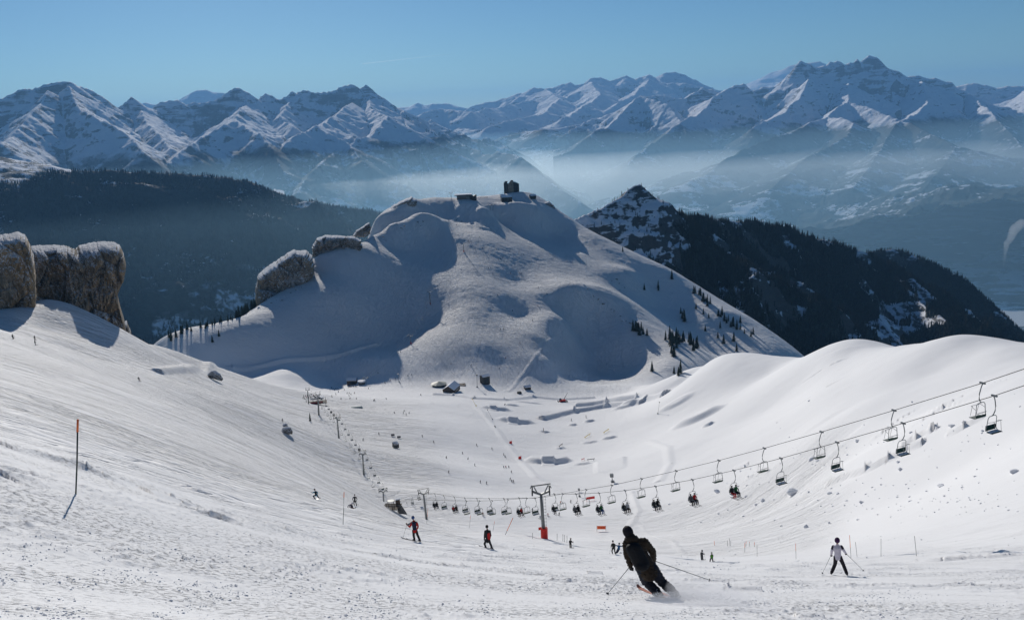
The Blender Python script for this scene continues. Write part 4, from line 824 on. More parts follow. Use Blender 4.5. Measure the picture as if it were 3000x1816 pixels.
# angle station
p = gp(1152, 1494, 250); D_ = math.hypot(p.x, p.y); u = D_/F; s = root('lift_station', (p.x, p.y, p.z-1), face(p)-.3, 'dark steel angle station with service platforms and tilted cabin beside the run', 'lift station', None, .6)
m = MB()
for x in (-3.2, 0, 3.2):
    for y in (-1.6, 1.6): m.tube([(x, y, -1), (x, y, 6.2)], .16, 6)
for z in (2.6, 4.6, 6.2):
    for y in (-1.6, 1.6): m.tube([(-4, y, z), (4.2, y, z)], .13, 6)
for x in (-3.2, 0, 3.2): m.tube([(x, -1.6, 2.6), (x, 1.6, 4.6)], .09, 6); m.tube([(x-1.6, -1.6, 0), (x+1.6, -1.6, 4.6)], .09, 6)
m.build('steel_frame', M_dark, s); m = MB().box((0, 0, 4.7), (9.2, 4.2, .16)).box((.6, 0, 2.7), (7.5, 3.8, .16)).build('service_platform', M_wood2, s)
MB().tube([(-4.5, -2.1, 5.8), (4.5, -2.1, 5.8)], .05, 5).tube([(-4.5, -2.1, 5.3), (4.5, -2.1, 5.3)], .04, 5).tube([(-4.5, -2.1, 4.8), (-4.5, -2.1, 5.8)], .04, 5).tube([(0, -2.1, 4.8), (0, -2.1, 5.8)], .04, 5).tube([(4.5, -2.1, 4.8), (4.5, -2.1, 5.8)], .04, 5).build('railing', M_steel, s)
MB().tube([(-1, 0, 7.0), (-1, 0, 7.3)], 1.9, 20).build('bull_wheel', M_steel, s); cb = MB().box((2.8, .4, 6.6), (2.6, 2.6, 3.2), .3, .8).build('operator_cabin', M_wood2, s); MB().box((2.8, .4, 8.35), (2.8, 2.8, .4), .3, .7).build('roof_snow', M_roofsnow, cb)
MB().add([(2.5, -1.2, 5.4), (5.2, -1.2, 5.2), (8.0, -1.0, -.2), (3.4, -1.0, .2), (2.5, -.8, 5.4), (5.2, -.8, 5.2), (8.0, -.6, -.2), (3.4, -.6, .2)], [(0, 1, 2, 3), (7, 6, 5, 4), (0, 4, 5, 1), (1, 5, 6, 2), (2, 6, 7, 3), (3, 7, 4, 0)]).build('sloping_panel', M_wall, s)
# valley end station
p = gp(918, 1182); s = root('lift_station', (p.x, p.y, p.z-.5), face(p), 'crowded valley station of the distant chairlift with red-trimmed deck', 'lift station')
m = MB(); [m.tube([(x, y, -1), (x, y, 4.6)], .18, 6) for x in (-5, 0, 5, 9) for y in (-2, 2)]; m.build('post', M_dark, s) if False else m.build('steel_frame', M_dark, s)
MB().box((2, 0, 1.1), (16, 7, .5)).build('deck', M_wood2, s); rf = MB().box((3, 0, 4.6), (10, 5.4, .5)).build('roof', M_dark, s); MB().box((3, 0, 5.1), (10, 5.4, .5), 0, .95).build('roof_snow', M_roofsnow, rf); MB().box((2.5, -2.9, 1.9), (9, .3, 1.3)).build('red_trim_panel', simple('dark_red_trim', (.25, .02, .02)), s)
# hill chairlift: T towers with red padded feet
HT = []
for a, b_, a1, b1, lb in ((1204, 1008, 1201, 984, 'lowest red-footed tower on the shaded face of the hill'), (1261, 892, 1258, 853, 'middle red-footed tower on the shaded face of the hill'), (1359, 738, 1357, 713, 'upper red-footed tower in the sunlit gully of the hill'), (1072, 1123, 1071, 1108, 'small lift tower behind the round kiosk'), (1436, 617, 1436, 601, 'left leg tower of the twin lift towers below the summit'), (1444, 616, 1445, 600, 'right leg tower of the twin lift towers below the summit')):
    HT.append(pylon(a, b_, a1, b1, 18 if b_ > 700 else 13, lb, 'red-footed' in lb, 0, 'lift_tower'))
pylon(1322, 586, 1321, 565, 13, 'lone T-shaped lift tower against the sky beside the cable station', False, 0, 'lift_tower')
hp = [HT[k][1] for k in (3, 0, 1, 2)]; hq = [HT[k][2] for k in (3, 0, 1, 2)]
cable('lift_cable', hp+[HT[4][1]], .04, 'left haul cable climbing the shaded face of the hill', 3); cable('lift_cable', hq+[HT[5][2]], .04, 'right haul cable climbing the shaded face of the hill', 3)
n_ = 0
for k, (a, b) in enumerate(zip(hq[:-1], hq[1:])):
    for f in (.2, .45, .7):
        chair(a.lerp(b, f)-Vector((0, 0, 12*f*(1-f)+.03)), 0, CH_B, f'tiny dark chair over the shaded face of the hill, {ORD[n_]} from the bottom', 'chairs over the shaded face of the hill'); n_ += 1
PN = 0
def marker(px0, py0, px1, py1, r, label, orange=.18, wb=False, grp='slalom and piste marker poles', D=None):
    p = gp(px0, py0) if D is None else wp(px0, py0, D); D_ = math.hypot(p.x, p.y); q = Vector(at(px1, py1, D_)); d = q-p; o = root('marker_pole', p, 0, label, 'marker pole', grp)
    s = d*(1-orange); k = .012
    MB().tube([-.04*d, s*.5+Vector((r*.5, 0, 0)), s], r, 8).build('shaft', M_pole, o, True)
    if orange > 0: MB().tube([s, d], r*1.35, 8).build('orange_tip', M_orange, o, True)
    return o
marker(222, 1447, 228, 1228, .019, 'tall thin piste pole with orange tip on the near left slope', .165)
marker(1005, 1536, 1008, 1441, .02, 'orange-tipped pole between the turquoise skier and the fallen boarder', .16)
marker(1250, 1533, 1254, 1488, .035, 'reddish pole leaning beside the unpadded chairlift tower', .55); marker(1375, 1545, 1379, 1508, .035, 'thin orange-topped pole left of the red and black standing skier', .35); marker(1444, 1555, 1449, 1526, .04, 'thin pole right of the red and black standing skier', .3)
marker(1480, 1566, 1503, 1516, .04, 'orange pole leaning steeply right with red foot, near the big tower', .75); 
for a, b0, a1, b1, lb, og in ((2493, 1633, 2489, 1567, 'tall orange pole right behind the skier in the white jacket', .55), (2511, 1630, 2506, 1587, 'short black pole next to the tall orange pole', 0), (2581, 1629, 2581, 1577, 'upright black pole, middle one of those right of the white jacket', 0), (2685, 1628, 2679, 1569, 'rightmost tall black pole, tilted left', 0), (2332, 1637, 2331, 1591, 'orange-topped pole left of the skier in the white jacket', .45), (2218, 1630, 2218, 1597, 'black pole standing alone on the snow left of the orange-topped pole', 0),
    (2182, 1617, 2182, 1589, 'orange pole in the loose group on the lower run', .5), (2185, 1601, 2186, 1585, 'small orange pole behind the loose group', .5), (2195, 1600, 2196, 1586, 'thin short pole beside the loose group', .2), (2210, 1601, 2210, 1587, 'small orange pole right of the loose group', .6), (2131, 1599, 2131, 1582, 'left of the three tiny black poles on the run', 0), (2136, 1598, 2137, 1576, 'middle of the three tiny black poles on the run', 0), (2140, 1598, 2141, 1584, 'right of the three tiny black poles on the run', 0), (2094, 1598, 2092, 1584, 'small orange pole left of the three tiny black poles', .8)):
    marker(a, b0, a1, b1, .018 if b0 > 1620 else .035, lb, og)
# netting fence by the big tower
for i, a in enumerate((1560, 1632, 1649, 1654, 1661)):
    marker(a, 1578+(i > 0)*3+i*2, a, 1560+i*2, .03, f'thin net fence stake beside the red-footed tower, {ORD[i]} from the left', 0, grp='net fence stakes')
# --------------------------------------------- lumps of avalanche snow on the right slope
M_lump = d_m = NT('lump_snow'); _p = M_lump.n('NewGeometry').outputs['Position']; _n = M_lump.noise(_p, 2.0, 5, .6); M_lump = d_m.out((.83, .84, .865), .8, d_m.bump(_n, .3, .6))
def lump_mesh(seed):
    rs = np.random.RandomState(seed); import bmesh
    bm = bmesh.new(); bmesh.ops.create_icosphere(bm, subdivisions=3, radius=1)
    cuts = [(Vector(rs.normal(size=3)).normalized(), rs.uniform(.45, .8)) for _ in range(9)]
    for v in bm.verts:
        for n, d in cuts:
            e = v.co.dot(n)-d
            if e > 0: v.co -= n*e
        v.co *= 1+rs.uniform(-.03, .03); v.co.z *= .75
    me = bpy.data.meshes.new('snow_lump'); bm.to_mesh(me); bm.free(); me.materials.append(M_lump); return me
LM = [lump_mesh(i) for i in range(7)]
def lump(px, py, wpx, label, grp='lumps of avalanche snow on the right slope'):
    p = gp(px, py); s = wpx*mpp(p)/2; o = bpy.data.objects.new('snow_lump', LM[rnd.randrange(7)]); COL.objects.link(o)
    o.location = p+Vector((0, 0, s*.15)); o.scale = (s, s*rnd.uniform(.6, 1), s*rnd.uniform(.5, .8)); o.rotation_euler = (rnd.uniform(-.3, .3), rnd.uniform(-.3, .3), rnd.uniform(0, 6)); return tag(o, label, 'snow lump', grp)
big = [((2325, 1446), 44, 'long flat-topped snow slab lying under the chairs'), ((2429, 1446), 28, 'wide snow lump below the lower end of the slab break'), ((2454, 1446), 18, 'snow lump touching the right side of the wide one'), ((2525, 1472), 22, 'pointed snow lump right of the wide one'), ((2759, 1424), 26, 'angular block in the empty area of the right slope'), ((2974, 1384), 28, 'large rounded block close to the right edge'), ((2640, 1375), 18, 'triangular block below the middle of the slab break'), ((2632, 1354), 18, 'dark sided block right at the slab break edge'), ((2236, 1467), 22, 'snow lump lower left of the flat-topped slab'), ((2216, 1479), 18, 'double-peaked lump under the lump row'), ((2371, 1442), 14, 'small block right of the flat-topped slab'), ((2370, 1175), 12, 'lone block high on the right slope'), ((2182, 1365), 14, 'pointed block under the chair with red trousered rider'), ((2668, 1268), 14, 'upright thin block left of the slab break top'), ((2791, 1248), 24, 'big dark block at the upper slab break'), ((2825, 1238), 14, 'block pair member at the very top of the slab break'), ((2880, 1263), 14, 'block right of the uppermost slab break'), ((2511, 1292), 22, 'flat snow lump between two chair pairs'), ((2378, 1345), 30, 'heap of snow blocks left of the double chairs'), ((2395, 1350), 16, 'small block against the heap of blocks'), ((2483, 1332), 10, 'cone-shaped snow block beside the fourth chair pair'), ((2185, 1455), 12, 'small cone-shaped block under the rider in red'), ((1960, 1477), 12, 'small lump right of the three dark riders'), ((2040, 1472), 14, 'snow lump just under the red jacket rider'), ((2102, 1443), 26, 'flat lump beside the rider in red trousers'), ((2405, 1482), 12, 'small lump near the lower middle of the right slope'), ((2430, 1533), 14, 'cone-shaped lump above the white jacket skier'), ((2512, 1523), 14, 'rounded lump upper right of the white jacket skier'), ((2700, 1581), 9, 'small grey ice block right of the rightmost pole'), ((2819, 1428), 12, 'small block right of the angular block'), ((2205, 1523), 8, 'tiny pointed lump on the tracked lower slope'), ((2178, 1512), 14, 'low pair of lumps on the tracked lower slope'), ((2290, 1541), 14, 'flat lump on the tracked lower slope'), ((2364, 1545), 24, 'thin long lump on the tracked lower slope'), ((2055, 1529), 10, 'grey lump on the ski tracks by the runout')]
for (a, b), w_, lb in big: lump(a, b, w_, lb)
rs_ = random.Random(12)
for i in range(190):
    z_ = rs_.random()
    if z_ < .33: a = rs_.gauss(2740, 120); b = rs_.gauss(1476, 18)
    elif z_ < .6: a = rs_.uniform(2080, 2995); b = 1500-(a-2080)*.12+rs_.gauss(0, 34)
    elif z_ < .8: a = rs_.uniform(2120, 2900); b = 1400-(a-2120)*.2+rs_.gauss(0, 22)
    else: a = rs_.uniform(2200, 2990); b = rs_.uniform(1150, 1540)
    if not (1980 < a < 2998 and 1120 < b < 1560): continue
    lump(a, b, rs_.choice((4, 5, 6, 7, 9)), 'small scattered crumb of avalanche snow on the right slope', 'small crumbs of avalanche snow')
# clods of trampled snow near the camera
clod = []; _ra = np.random.RandomState(8); CA = _ra.uniform(-40, 3040, 11000); CB = 1816-np.abs(_ra.normal(0, 1, 11000))*140; CLF = fbm(CA/240, CB/42, 4, 5)
for i in range(11000):
    a = CA[i]; b = CB[i]
    if b < 1560 or CLF[i] < rs_.uniform(-.05, .3): continue
    clod.append((a, b))
V_ = []; F_ = []; base = [np.array([v.co[:] for v in m_.vertices]) for m_ in (lump_mesh(31), lump_mesh(32))]
import bmesh
def low(seed):
    rs = np.random.RandomState(seed); bm = bmesh.new(); bmesh.ops.create_icosphere(bm, subdivisions=1, radius=1)
    for v in bm.verts: v.co *= 1+rs.uniform(-.25, .2)
    a = np.array([v.co[:] for v in bm.verts]), np.array([[v.index for v in f.verts] for f in bm.faces]); bm.free(); return a
lows = [low(k) for k in range(4)]; o_ = 0
for a, b in clod:
    p = gp(a, b); v, f = lows[rs_.randrange(4)]; s = (abs(rs_.gauss(0, 1))*.008+.005)*(.6+p.length/40)
    V_.append(v*np.array([s*rs_.uniform(.8, 1.5), s, s*.7])+np.array([p.x, p.y, p.z+s*.2])); F_.append(f+o_); o_ += len(v)
tag(mesh_np('snow_clods', np.concatenate(V_), np.concatenate(F_), M_lump, False), kind='stuff')
# ================================================================ people
def capsule(bm_v, bm_f, a, b, ra, rb, n=10, flat=1.0, side=None):
    """closed tapered limb with round ends; flat<1 squashes it across 'side'"""
    a, b = Vector(a), Vector(b); t = (b-a); L = t.length or 1e-4; t.normalize(); u = (side or Vector((0, 0, 1))).cross(t)
    if u.length < .1: u = Vector((1, 0, 0)).cross(t)
    u.normalize(); w_ = t.cross(u); rings = []
    for k in (-1, -.75, -.4, 0): rings.append((a+t*ra*k, ra*math.sqrt(max(.02, 1-k*k))))
    for f in (.33, .66): rings.append((a.lerp(b, f), ra+(rb-ra)*f))
    for k in (0, .4, .75, 1): rings.append((b+t*rb*k, rb*math.sqrt(max(.02, 1-k*k))))
    o = len(bm_v)
    for c, r in rings:
        for k in range(n):
            an = 2*math.pi*k/n; bm_v.append(c+u*math.cos(an)*r*flat+w_*math.sin(an)*r)
    for i in range(len(rings)-1):
        for k in range(n): bm_f.append((o+i*n+k, o+i*n+(k+1) % n, o+(i+1)*n+(k+1) % n, o+(i+1)*n+k))
    bm_f.append(tuple(o+k for k in range(n))[::-1]); bm_f.append(tuple(o+(len(rings)-1)*n+k for k in range(n)))
DG_ = None
def blend(name, caps, mat, vox, parent=None, smooth=4, folds=0.0, seed=1):
    """merge limbs into one continuous surface"""
    v, f = [], []
    for c in caps: capsule(v, f, *c[:4], **(c[4] if len(c) > 4 else {}))
    me = bpy.data.meshes.new(name); me.from_pydata(v, [], f); o = bpy.data.objects.new(name, me); COL.objects.link(o)
    m = o.modifiers.new('r', 'REMESH'); m.mode = 'VOXEL'; m.voxel_size = vox; s = o.modifiers.new('s', 'SMOOTH'); s.iterations = smooth; s.factor = .5
    dg = bpy.context.evaluated_depsgraph_get(); me2 = bpy.data.meshes.new_from_object(o.evaluated_get(dg)); o.modifiers.clear(); o.data = me2; bpy.data.meshes.remove(me); me2.name = name
    if folds:
        n = len(me2.vertices); co = np.empty(n*3, np.float32); me2.vertices.foreach_get('co', co); co = co.reshape(-1, 3); no = np.empty(n*3, np.float32); me2.vertices.foreach_get('normal', no); no = no.reshape(-1, 3)
        w_ = fbm(co[:, 0]*7+co[:, 2]*5, co[:, 2]*16+co[:, 1]*8, 4, seed, .6, True)-.45
        co = co+no*(w_*folds)[:, None]; me2.vertices.foreach_set('co', co.ravel())
    me2.materials.clear(); me2.materials.append(mat); me2.polygons.foreach_set('use_smooth', [True]*len(me2.polygons)); me2.update(); o.parent = parent; return o
FAB = {}
def fab(c, name='fabric'):
    if c not in FAB:
        m = NT(name+'_cloth'); co = m.n('TexCoord').outputs['Object']; n = m.noise(co, 9, 5, .6); n2 = m.noise(m.mapping(co, scale=(1, 1, 2.5)), 14, 4, .6)
        FAB[c] = m.out(m.mix(n, tuple(x*.75 for x in c), tuple(min(1, x*1.3) for x in c)), .75, m.bump(n2, .02, .7))
    return FAB[c]
M_skin = simple('skin', (.45, .27, .20), .6, .1, 5); M_boot = simple('boot_plastic', (.03, .03, .035), .35, .2, 5); M_ski = simple('ski_top', (.16, .15, .15), .4, .4, 3)
M_skilight = simple('ski_light', (.5, .5, .52), .4, .3, 3)
def figure(J, D0, label, jacket, trousers, hat, name='person', vox=.02, pack=None, poles=(), skis=(), board=None, size=1.0, female=False, panels=None, folds=.012, ski_m=None, long_coat=.0, bulk=1.0):
    """J: joint -> (pixel x, pixel y, depth offset in m); every joint is put in the scene at its own distance"""
    P = {k: Vector(at(v[0], v[1], D0+(v[2] if len(v) > 2 else 0))) for k, v in J.items()}
    base = (P['la']+P['ra'])/2; base.z = ground_z(base.x, base.y); o = root(name, base, 0, label, 'person'); L = {k: v-base for k, v in P.items()}
    s = size; away = Vector((base.x, base.y, 0)).normalized(); rt = Vector((away.y, -away.x, 0))
    up = (L['neck']-(L['lh']+L['rh'])/2); up.normalize(); hip = (L['lh']+L['rh'])/2; chest = L['neck']-up*.20*s; belly = hip.lerp(L['neck'], .42)
    sw = L['rs']-L['ls']
    # one continuous body under the clothes, with hands
    body = [(hip, belly, .125*s, .12*s), (belly, chest, .12*s, .135*s), (L['ls'], L['rs'], .055*s, .055*s), (chest, L['neck'], .08*s, .055*s), (L['neck'], L['head'], .052*s, .058*s)]
    for a in 'lr': body += [(L[a+'s'], L[a+'e'], .048*s, .04*s), (L[a+'e'], L[a+'w'], .038*s, .028*s), (L[a+'h'], L[a+'k'], .08*s, .058*s), (L[a+'k'], L[a+'a'], .055*s, .04*s)]
    H = L['head']; fwd = (J.get('_f') and 0) or away
    hd = H+up*.045*s; body += [(H-up*.02*s, hd, .078*s, .092*s), (H+away*.08*s, H+away*.105*s-up*.01, .02*s, .014*s), (H+rt*.085*s, H+rt*.09*s+up*.02, .018, .018), (H-rt*.085*s, H-rt*.09*s+up*.02, .018, .018), (H+away*.03-up*.07*s, H+away*.06-up*.08*s, .045*s, .035*s)]
    blend('body', body, M_skin, vox, o)
    for a in 'lr':     # gloves: palm, four fingers of their own length and a thumb closed on the pole grip
        w_ = L[a+'w']; d = (w_-L[a+'e']).normalized(); q = rt*(1 if a == 'l' else -1); g = [(w_-d*.03*s, w_+d*.07*s, .045*s, .047*s)]
        n3 = d.cross(q).normalized()
        for k, (of, ln) in enumerate(((-.033, .030), (-.011, .038), (.012, .034), (.033, .024))):
            kn = w_+d*(.085)*s+n3*of*s; g += [(kn, kn+q*.035*s+d*ln*.5*s, .0155*s, .015*s), (kn+q*.035*s+d*ln*.5*s, kn+q*.05*s-d*.02*s, .015*s, .013*s)]
        g += [(w_+n3*.04*s+d*.03*s, w_+n3*.045*s+d*.07*s+q*.035*s, .018*s, .015*s)]
        blend('glove', g, fab((.02, .02, .022)), max(.009, vox*.55), o, 1)
    s0 = s; s = s*bulk; jm = fab(jacket); jk = [(hip-up*long_coat, hip+up*.06*s, .165*s, .165*s, dict(flat=1.0)), (hip, belly, .165*s, .155*s), (belly, chest, .16*s, .17*s), (chest-sw*.28, chest+sw*.28, .125*s, .125*s), (chest, L['neck']-up*.02*s, .12*s, .078*s), (L['ls'].lerp(L['rs'], .08), L['rs'].lerp(L['ls'], .08), .085*s, .085*s)]
    for a in 'lr': jk += [(L[a+'s'], L[a+'e'], .082*s, .068*s), (L[a+'e'], L[a+'e'].lerp(L[a+'w'], .92), .066*s, .052*s)]
    blend('jacket', jk, jm, vox, o, 3, folds*s, 3)
    tj = []
    for a in 'lr': tj += [(hip, L[a+'h'], .135*s, .12*s), (L[a+'h'], L[a+'k'], .115*s, .088*s), (L[a+'k'], L[a+'a']+(L[a+'k']-L[a+'a']).normalized()*.07*s, .088*s, .084*s)]
    blend('trousers', tj, fab(trousers), vox, o, 3, folds*s, 7)
    s = s0
    for a in 'lr':
        bt = L[a+'a']; fd = Vector((*J.get('_foot', (away.x, away.y, 0)),)) if '_foot' in J else (away*.9-rt*.1-Vector((0, 0, .35))); fd.normalize()
        blend('boot', [(bt+(L[a+'k']-bt).normalized()*.16*s, bt, .068*s, .062*s), (bt, bt+fd*.14*s, .062*s, .045*s), (bt, bt-fd*.05*s, .058*s, .05*s)], M_boot, vox, o, 2)
    ht = blend('hat', [(hd+up*.0*s-away*.01, hd+up*.035*s, .128*s, .124*s), (hd-away*.04*s-up*.03*s, hd-away*.03*s, .09*s, .1*s)], fab(hat), vox, o, 3)
    if bulk > 1.2: blend('hood', [(L['neck']-up*.05-away*.03, H-away*.05-up*.08, .15, .135), (L['neck']+rt*.05-away*.08, L['neck']-rt*.05-away*.08, .13, .13)], jm, vox, o, 3, .02)
    if panels:                                                   # coloured panel of the jacket, proud of the cloth
        for pc, pts in panels: blend('jacket_panel', [(L_(L, q[0], q[1], q[2]), L_(L, q[3], q[4], q[5]), q[6]*s, q[7]*s) for q in pts], fab(pc), vox, o, 2)
    if pack:
        s = s0*bulk
        c0 = L['neck']-up*.10*s-away*.19*s; c1 = hip.lerp(L['neck'], .30)-away*.20*s; pr = L['rs']-L['ls']
        pk = blend('backpack', [(c0-pr*.15, c1-pr*.13, .10*s, .105*s), (c0+pr*.15, c1+pr*.13, .10*s, .105*s), (c0, c1, .11*s, .12*s), (c1-pr*.12-away*.07*s, c1+pr*.12-away*.07*s, .075*s, .075*s)], fab(pack), vox, o, 2, .01)
        for sg in (-1, 1): st_ = MB().tube([c0+pr*.2*sg, L['neck'].lerp(L['rs'] if sg > 0 else L['ls'], .55)+up*.09*s, L['neck'].lerp(L['rs'] if sg > 0 else L['ls'], .5)+away*.15*s-up*.1*s, c1+pr*.24*sg+away*.1*s], .018*s, 6); st_.build('strap', fab((.02, .02, .02)), pk)
    s = s0
    for a, x, y, dd in poles:
        tip = Vector(at(x, y, D0+dd))-base; w_ = L[a+'w']; g_ = w_+(w_-tip).normalized()*.10
        pl = MB().tube([g_, tip], .011, 6, .007).build('ski_pole', M_steel, o, True); MB().tube([tip+(w_-tip).normalized()*.06, tip+(w_-tip).normalized()*.075], .045, 8).build('basket', M_boot, pl); MB().tube([g_, w_-(w_-tip).normalized()*.05], .018, 8).build('grip', M_red, pl)
    for (x0, y0, d0, x1, y1, d1) in skis:
        a = Vector(at(x0, y0, D0+d0))-base; b = Vector(at(x1, y1, D0+d1))-base; d = (b-a).normalized(); sd_ = d.cross(Vector((0, 0, 1))).normalized(); n3 = sd_.cross(d).normalized(); Vv = []; Fv = []
        prof = ((0, .045, .0), (.06, .05, 0), (.25, .042, .0), (.5, .036, .0), (.75, .042, 0), (.92, .052, .02), (.98, .045, .06), (1.0, .02, .09))
        for f, w__, h_ in prof:
            c = a.lerp(b, f)+n3*h_
            for sg in (-1, 1):
                for z in (0, .016): Vv.append(c+sd_*sg*w__+n3*z)
        for i in range(len(prof)-1):
            k = i*4; Fv += [(k, k+4, k+6, k+2), (k+1, k+3, k+7, k+5), (k, k+1, k+5, k+4), (k+2, k+6, k+7, k+3)]
        Fv += [(0, 2, 3, 1), (k+4, k+5, k+7, k+6)]
        MB().add(Vv, Fv).build('ski', ski_m or M_ski, o)
    if board:
        a = Vector(at(*board[0][:2], D0+board[0][2]))-base; b = Vector(at(*board[1][:2], D0+board[1][2]))-base; d = (b-a).normalized(); sd_ = d.cross(Vector((0, 0, 1))).normalized(); Vv = []; Fv = []
        for f, w__, h_ in ((0, .04, .08), (.04, .10, .04), (.12, .14, 0), (.5, .12, 0), (.88, .14, 0), (.96, .10, .04), (1, .04, .08)):
            c = a.lerp(b, f)+Vector((0, 0, h_))
            for sg in (-1, 1):
                for z in (0, .02): Vv.append(c+sd_*sg*w__+Vector((0, 0, z)))
        for i in range(6): k = i*4; Fv += [(k, k+4, k+6, k+2), (k+1, k+3, k+7, k+5), (k, k+1, k+5, k+4), (k+2, k+6, k+7, k+3)]
        MB().add(Vv, Fv).build('snowboard', M_ski, o)
    return o
def L_(L, a, b, f): return L[a].lerp(L[b], f)
def dist_at(px, py): p = gp(px, py); return math.hypot(p.x, p.y)
# --- the big dark skier carving away from the camera
D0 = dist_at(1962, 1750)
main = figure(dict(head=(1843, 1563, .30), neck=(1850, 1577, .22), ls=(1836, 1592, .12), rs=(1888, 1588, .2), le=(1838, 1625, .0), lw=(1847, 1657, -.02), re=(1911, 1614, .4), rw=(1915, 1641, .7),
    lh=(1881, 1664, .0), rh=(1908, 1662, .05), lk=(1892, 1702, .22), rk=(1938, 1702, .28), la=(1934, 1742, 0), ra=(1985, 1746, .02), _foot=(-.75, .62, -.25)), D0,
    'large dark skier in brown jacket and backpack leaning into a turn, spraying snow', (.030, .020, .012), (.012, .015, .026), (.006, .005, .010), vox=.016, pack=(.005, .006, .008),
    poles=[('l', 1776, 1743, .15), ('r', 2086, 1701, .3)], skis=[(1975, 1762, -.35, 1868, 1722, .75), (2015, 1765, -.35, 1912, 1728, .75)], folds=.028, long_coat=.12, size=1.08, bulk=1.3, ski_m=simple('ski_orange', (.55, .22, .14), .4, .4, 2))
D0 = dist_at(2458, 1684)
figure(dict(head=(2453, 1585), neck=(2453, 1594), ls=(2441.5, 1601), rs=(2464.5, 1601), le=(2437, 1612, -.05), lw=(2435.5, 1624, .12), re=(2471.5, 1611, -.05), rw=(2478, 1620, .15), lh=(2449, 1631), rh=(2460, 1631), lk=(2446.5, 1652, .12), rk=(2471, 1653, .12), la=(2435.5, 1678), ra=(2481.5, 1681)), D0,
    'person in a white jacket and purple hat, black trousers, snowploughing with both poles out', (.52, .49, .56), (.010, .008, .014), (.035, .006, .05), vox=.02, size=.97,
    poles=[('l', 2408, 1681, .2), ('r', 2532, 1673, .2)], skis=[(2409, 1686, -.3, 2465, 1682, .9), (2489, 1692, -.4, 2477, 1682, .9)], ski_m=M_skilight,
    panels=[((.02, .015, .03), [('ls', 'le', .0, 'ls', 'le', .55, .088, .080), ('rs', 're', .0, 'rs', 're', .55, .088, .080)])])
D0 = dist_at(1224, 1586)
figure(dict(head=(1210, 1517.5), neck=(1212, 1524.5), ls=(1205.5, 1530.5), rs=(1220.5, 1530), le=(1200.5, 1543, .1), lw=(1192, 1535, .3), re=(1225, 1541, .1), rw=(1222, 1549, .35), lh=(1211.5, 1554), rh=(1219, 1554), lk=(1212, 1568, .1), rk=(1224, 1568, .1), la=(1214.5, 1581), ra=(1231, 1583.5), _foot=(-.9, .35, .1)), D0,
    'person in a red and grey jacket, blue helmet and dark backpack, gliding left with poles', (.42, .012, .010), (.010, .011, .016), (.03, .07, .20), vox=.03, pack=(.012, .018, .05),
    poles=[('l', 1180, 1577.5, .2)], skis=[(1237, 1589, 0, 1174, 1575, .3), (1244, 1592, .2, 1190, 1579, .5)], panels=[((.07, .09, .12), [('ls', 'le', .1, 'le', 'lw', .8, .087, .06)]), ((.05, .06, .09), [('ls', 'rs', .1, 'ls', 'rs', .9, .095, .095)])])
D0 = dist_at(1432, 1606)
figure(dict(head=(1426.5, 1543.5), neck=(1427.5, 1550), ls=(1421.5, 1555), rs=(1435, 1555), le=(1419.5, 1568, .05), lw=(1419, 1578.5, .1), re=(1437.5, 1568, .1), rw=(1434.5, 1578, .3), lh=(1424.5, 1581), rh=(1432.5, 1581), lk=(1419.5, 1592, .15), rk=(1437, 1593, .15), la=(1424, 1604), ra=(1442, 1604.5), _foot=(-.9, .35, .1)), D0,
    'person in black jacket with a red back panel and black trousers, braking on the slope', (.012, .012, .015), (.012, .013, .018), (.01, .01, .012), vox=.03, skis=[(1448, 1608, 0, 1402, 1599, .3), (1440, 1611, -.2, 1390, 1600, .1)],
    panels=[((.45, .012, .012), [('neck', 'rh', .35, 'neck', 'rh', .8, .175, .175)])], long_coat=.08)
D0 = dist_at(930, 1463)
figure(dict(head=(922, 1434), neck=(924, 1438), ls=(919.5, 1441), rs=(928, 1440), le=(916, 1443, .1), lw=(912.5, 1442, .2), re=(931, 1443, .1), rw=(930, 1447, .2), lh=(923.5, 1450), rh=(929, 1450), lk=(917.5, 1453, .1), rk=(932, 1454.5, .1), la=(925, 1462), ra=(936, 1460)), D0,
    'snowboarder in a turquoise jacket with black pack crouching across the slope', (.012, .21, .33), (.012, .02, .03), (.03, .008, .02), vox=.04, pack=(.01, .01, .015), board=[(920, 1464, 0), (940, 1459, .3)], size=.95, folds=.005)
D0 = dist_at(1041, 1481)
figure(dict(head=(1039, 1449.5), neck=(1039, 1453.5), ls=(1034.5, 1456), rs=(1044, 1456), le=(1033, 1461.5), lw=(1035.5, 1467), re=(1046, 1461.5), rw=(1044.5, 1466), lh=(1037, 1468), rh=(1042, 1468), lk=(1037, 1474), rk=(1043, 1474), la=(1038, 1480), ra=(1045, 1481)), D0,
    'person standing all in black behind the fallen snowboarder', (.010, .010, .012), (.014, .014, .018), (.012, .011, .012), vox=.04, poles=[('r', 1050, 1479, .1)], skis=[(1034, 1482, -.2, 1046, 1480, .8)], folds=.005)
D0 = dist_at(1030, 1488)
figure(dict(head=(1032.5, 1474.5), neck=(1029.5, 1477), ls=(1027, 1477), rs=(1028, 1480, -.3), le=(1021, 1480), lw=(1017, 1486), re=(1024, 1483, -.3), rw=(1021, 1487, -.3), lh=(1031, 1483), rh=(1032, 1485, -.2), lk=(1027, 1486), rk=(1029, 1488, -.2), la=(1034, 1487), ra=(1037, 1488, -.2)), D0,
    'fallen snowboarder kneeling on hands and knees in dark purple clothes', (.03, .025, .06), (.08, .02, .03), (.42, .42, .5), vox=.045, board=[(1030, 1490, 0), (1042, 1487, .3)], size=.9, folds=.005)
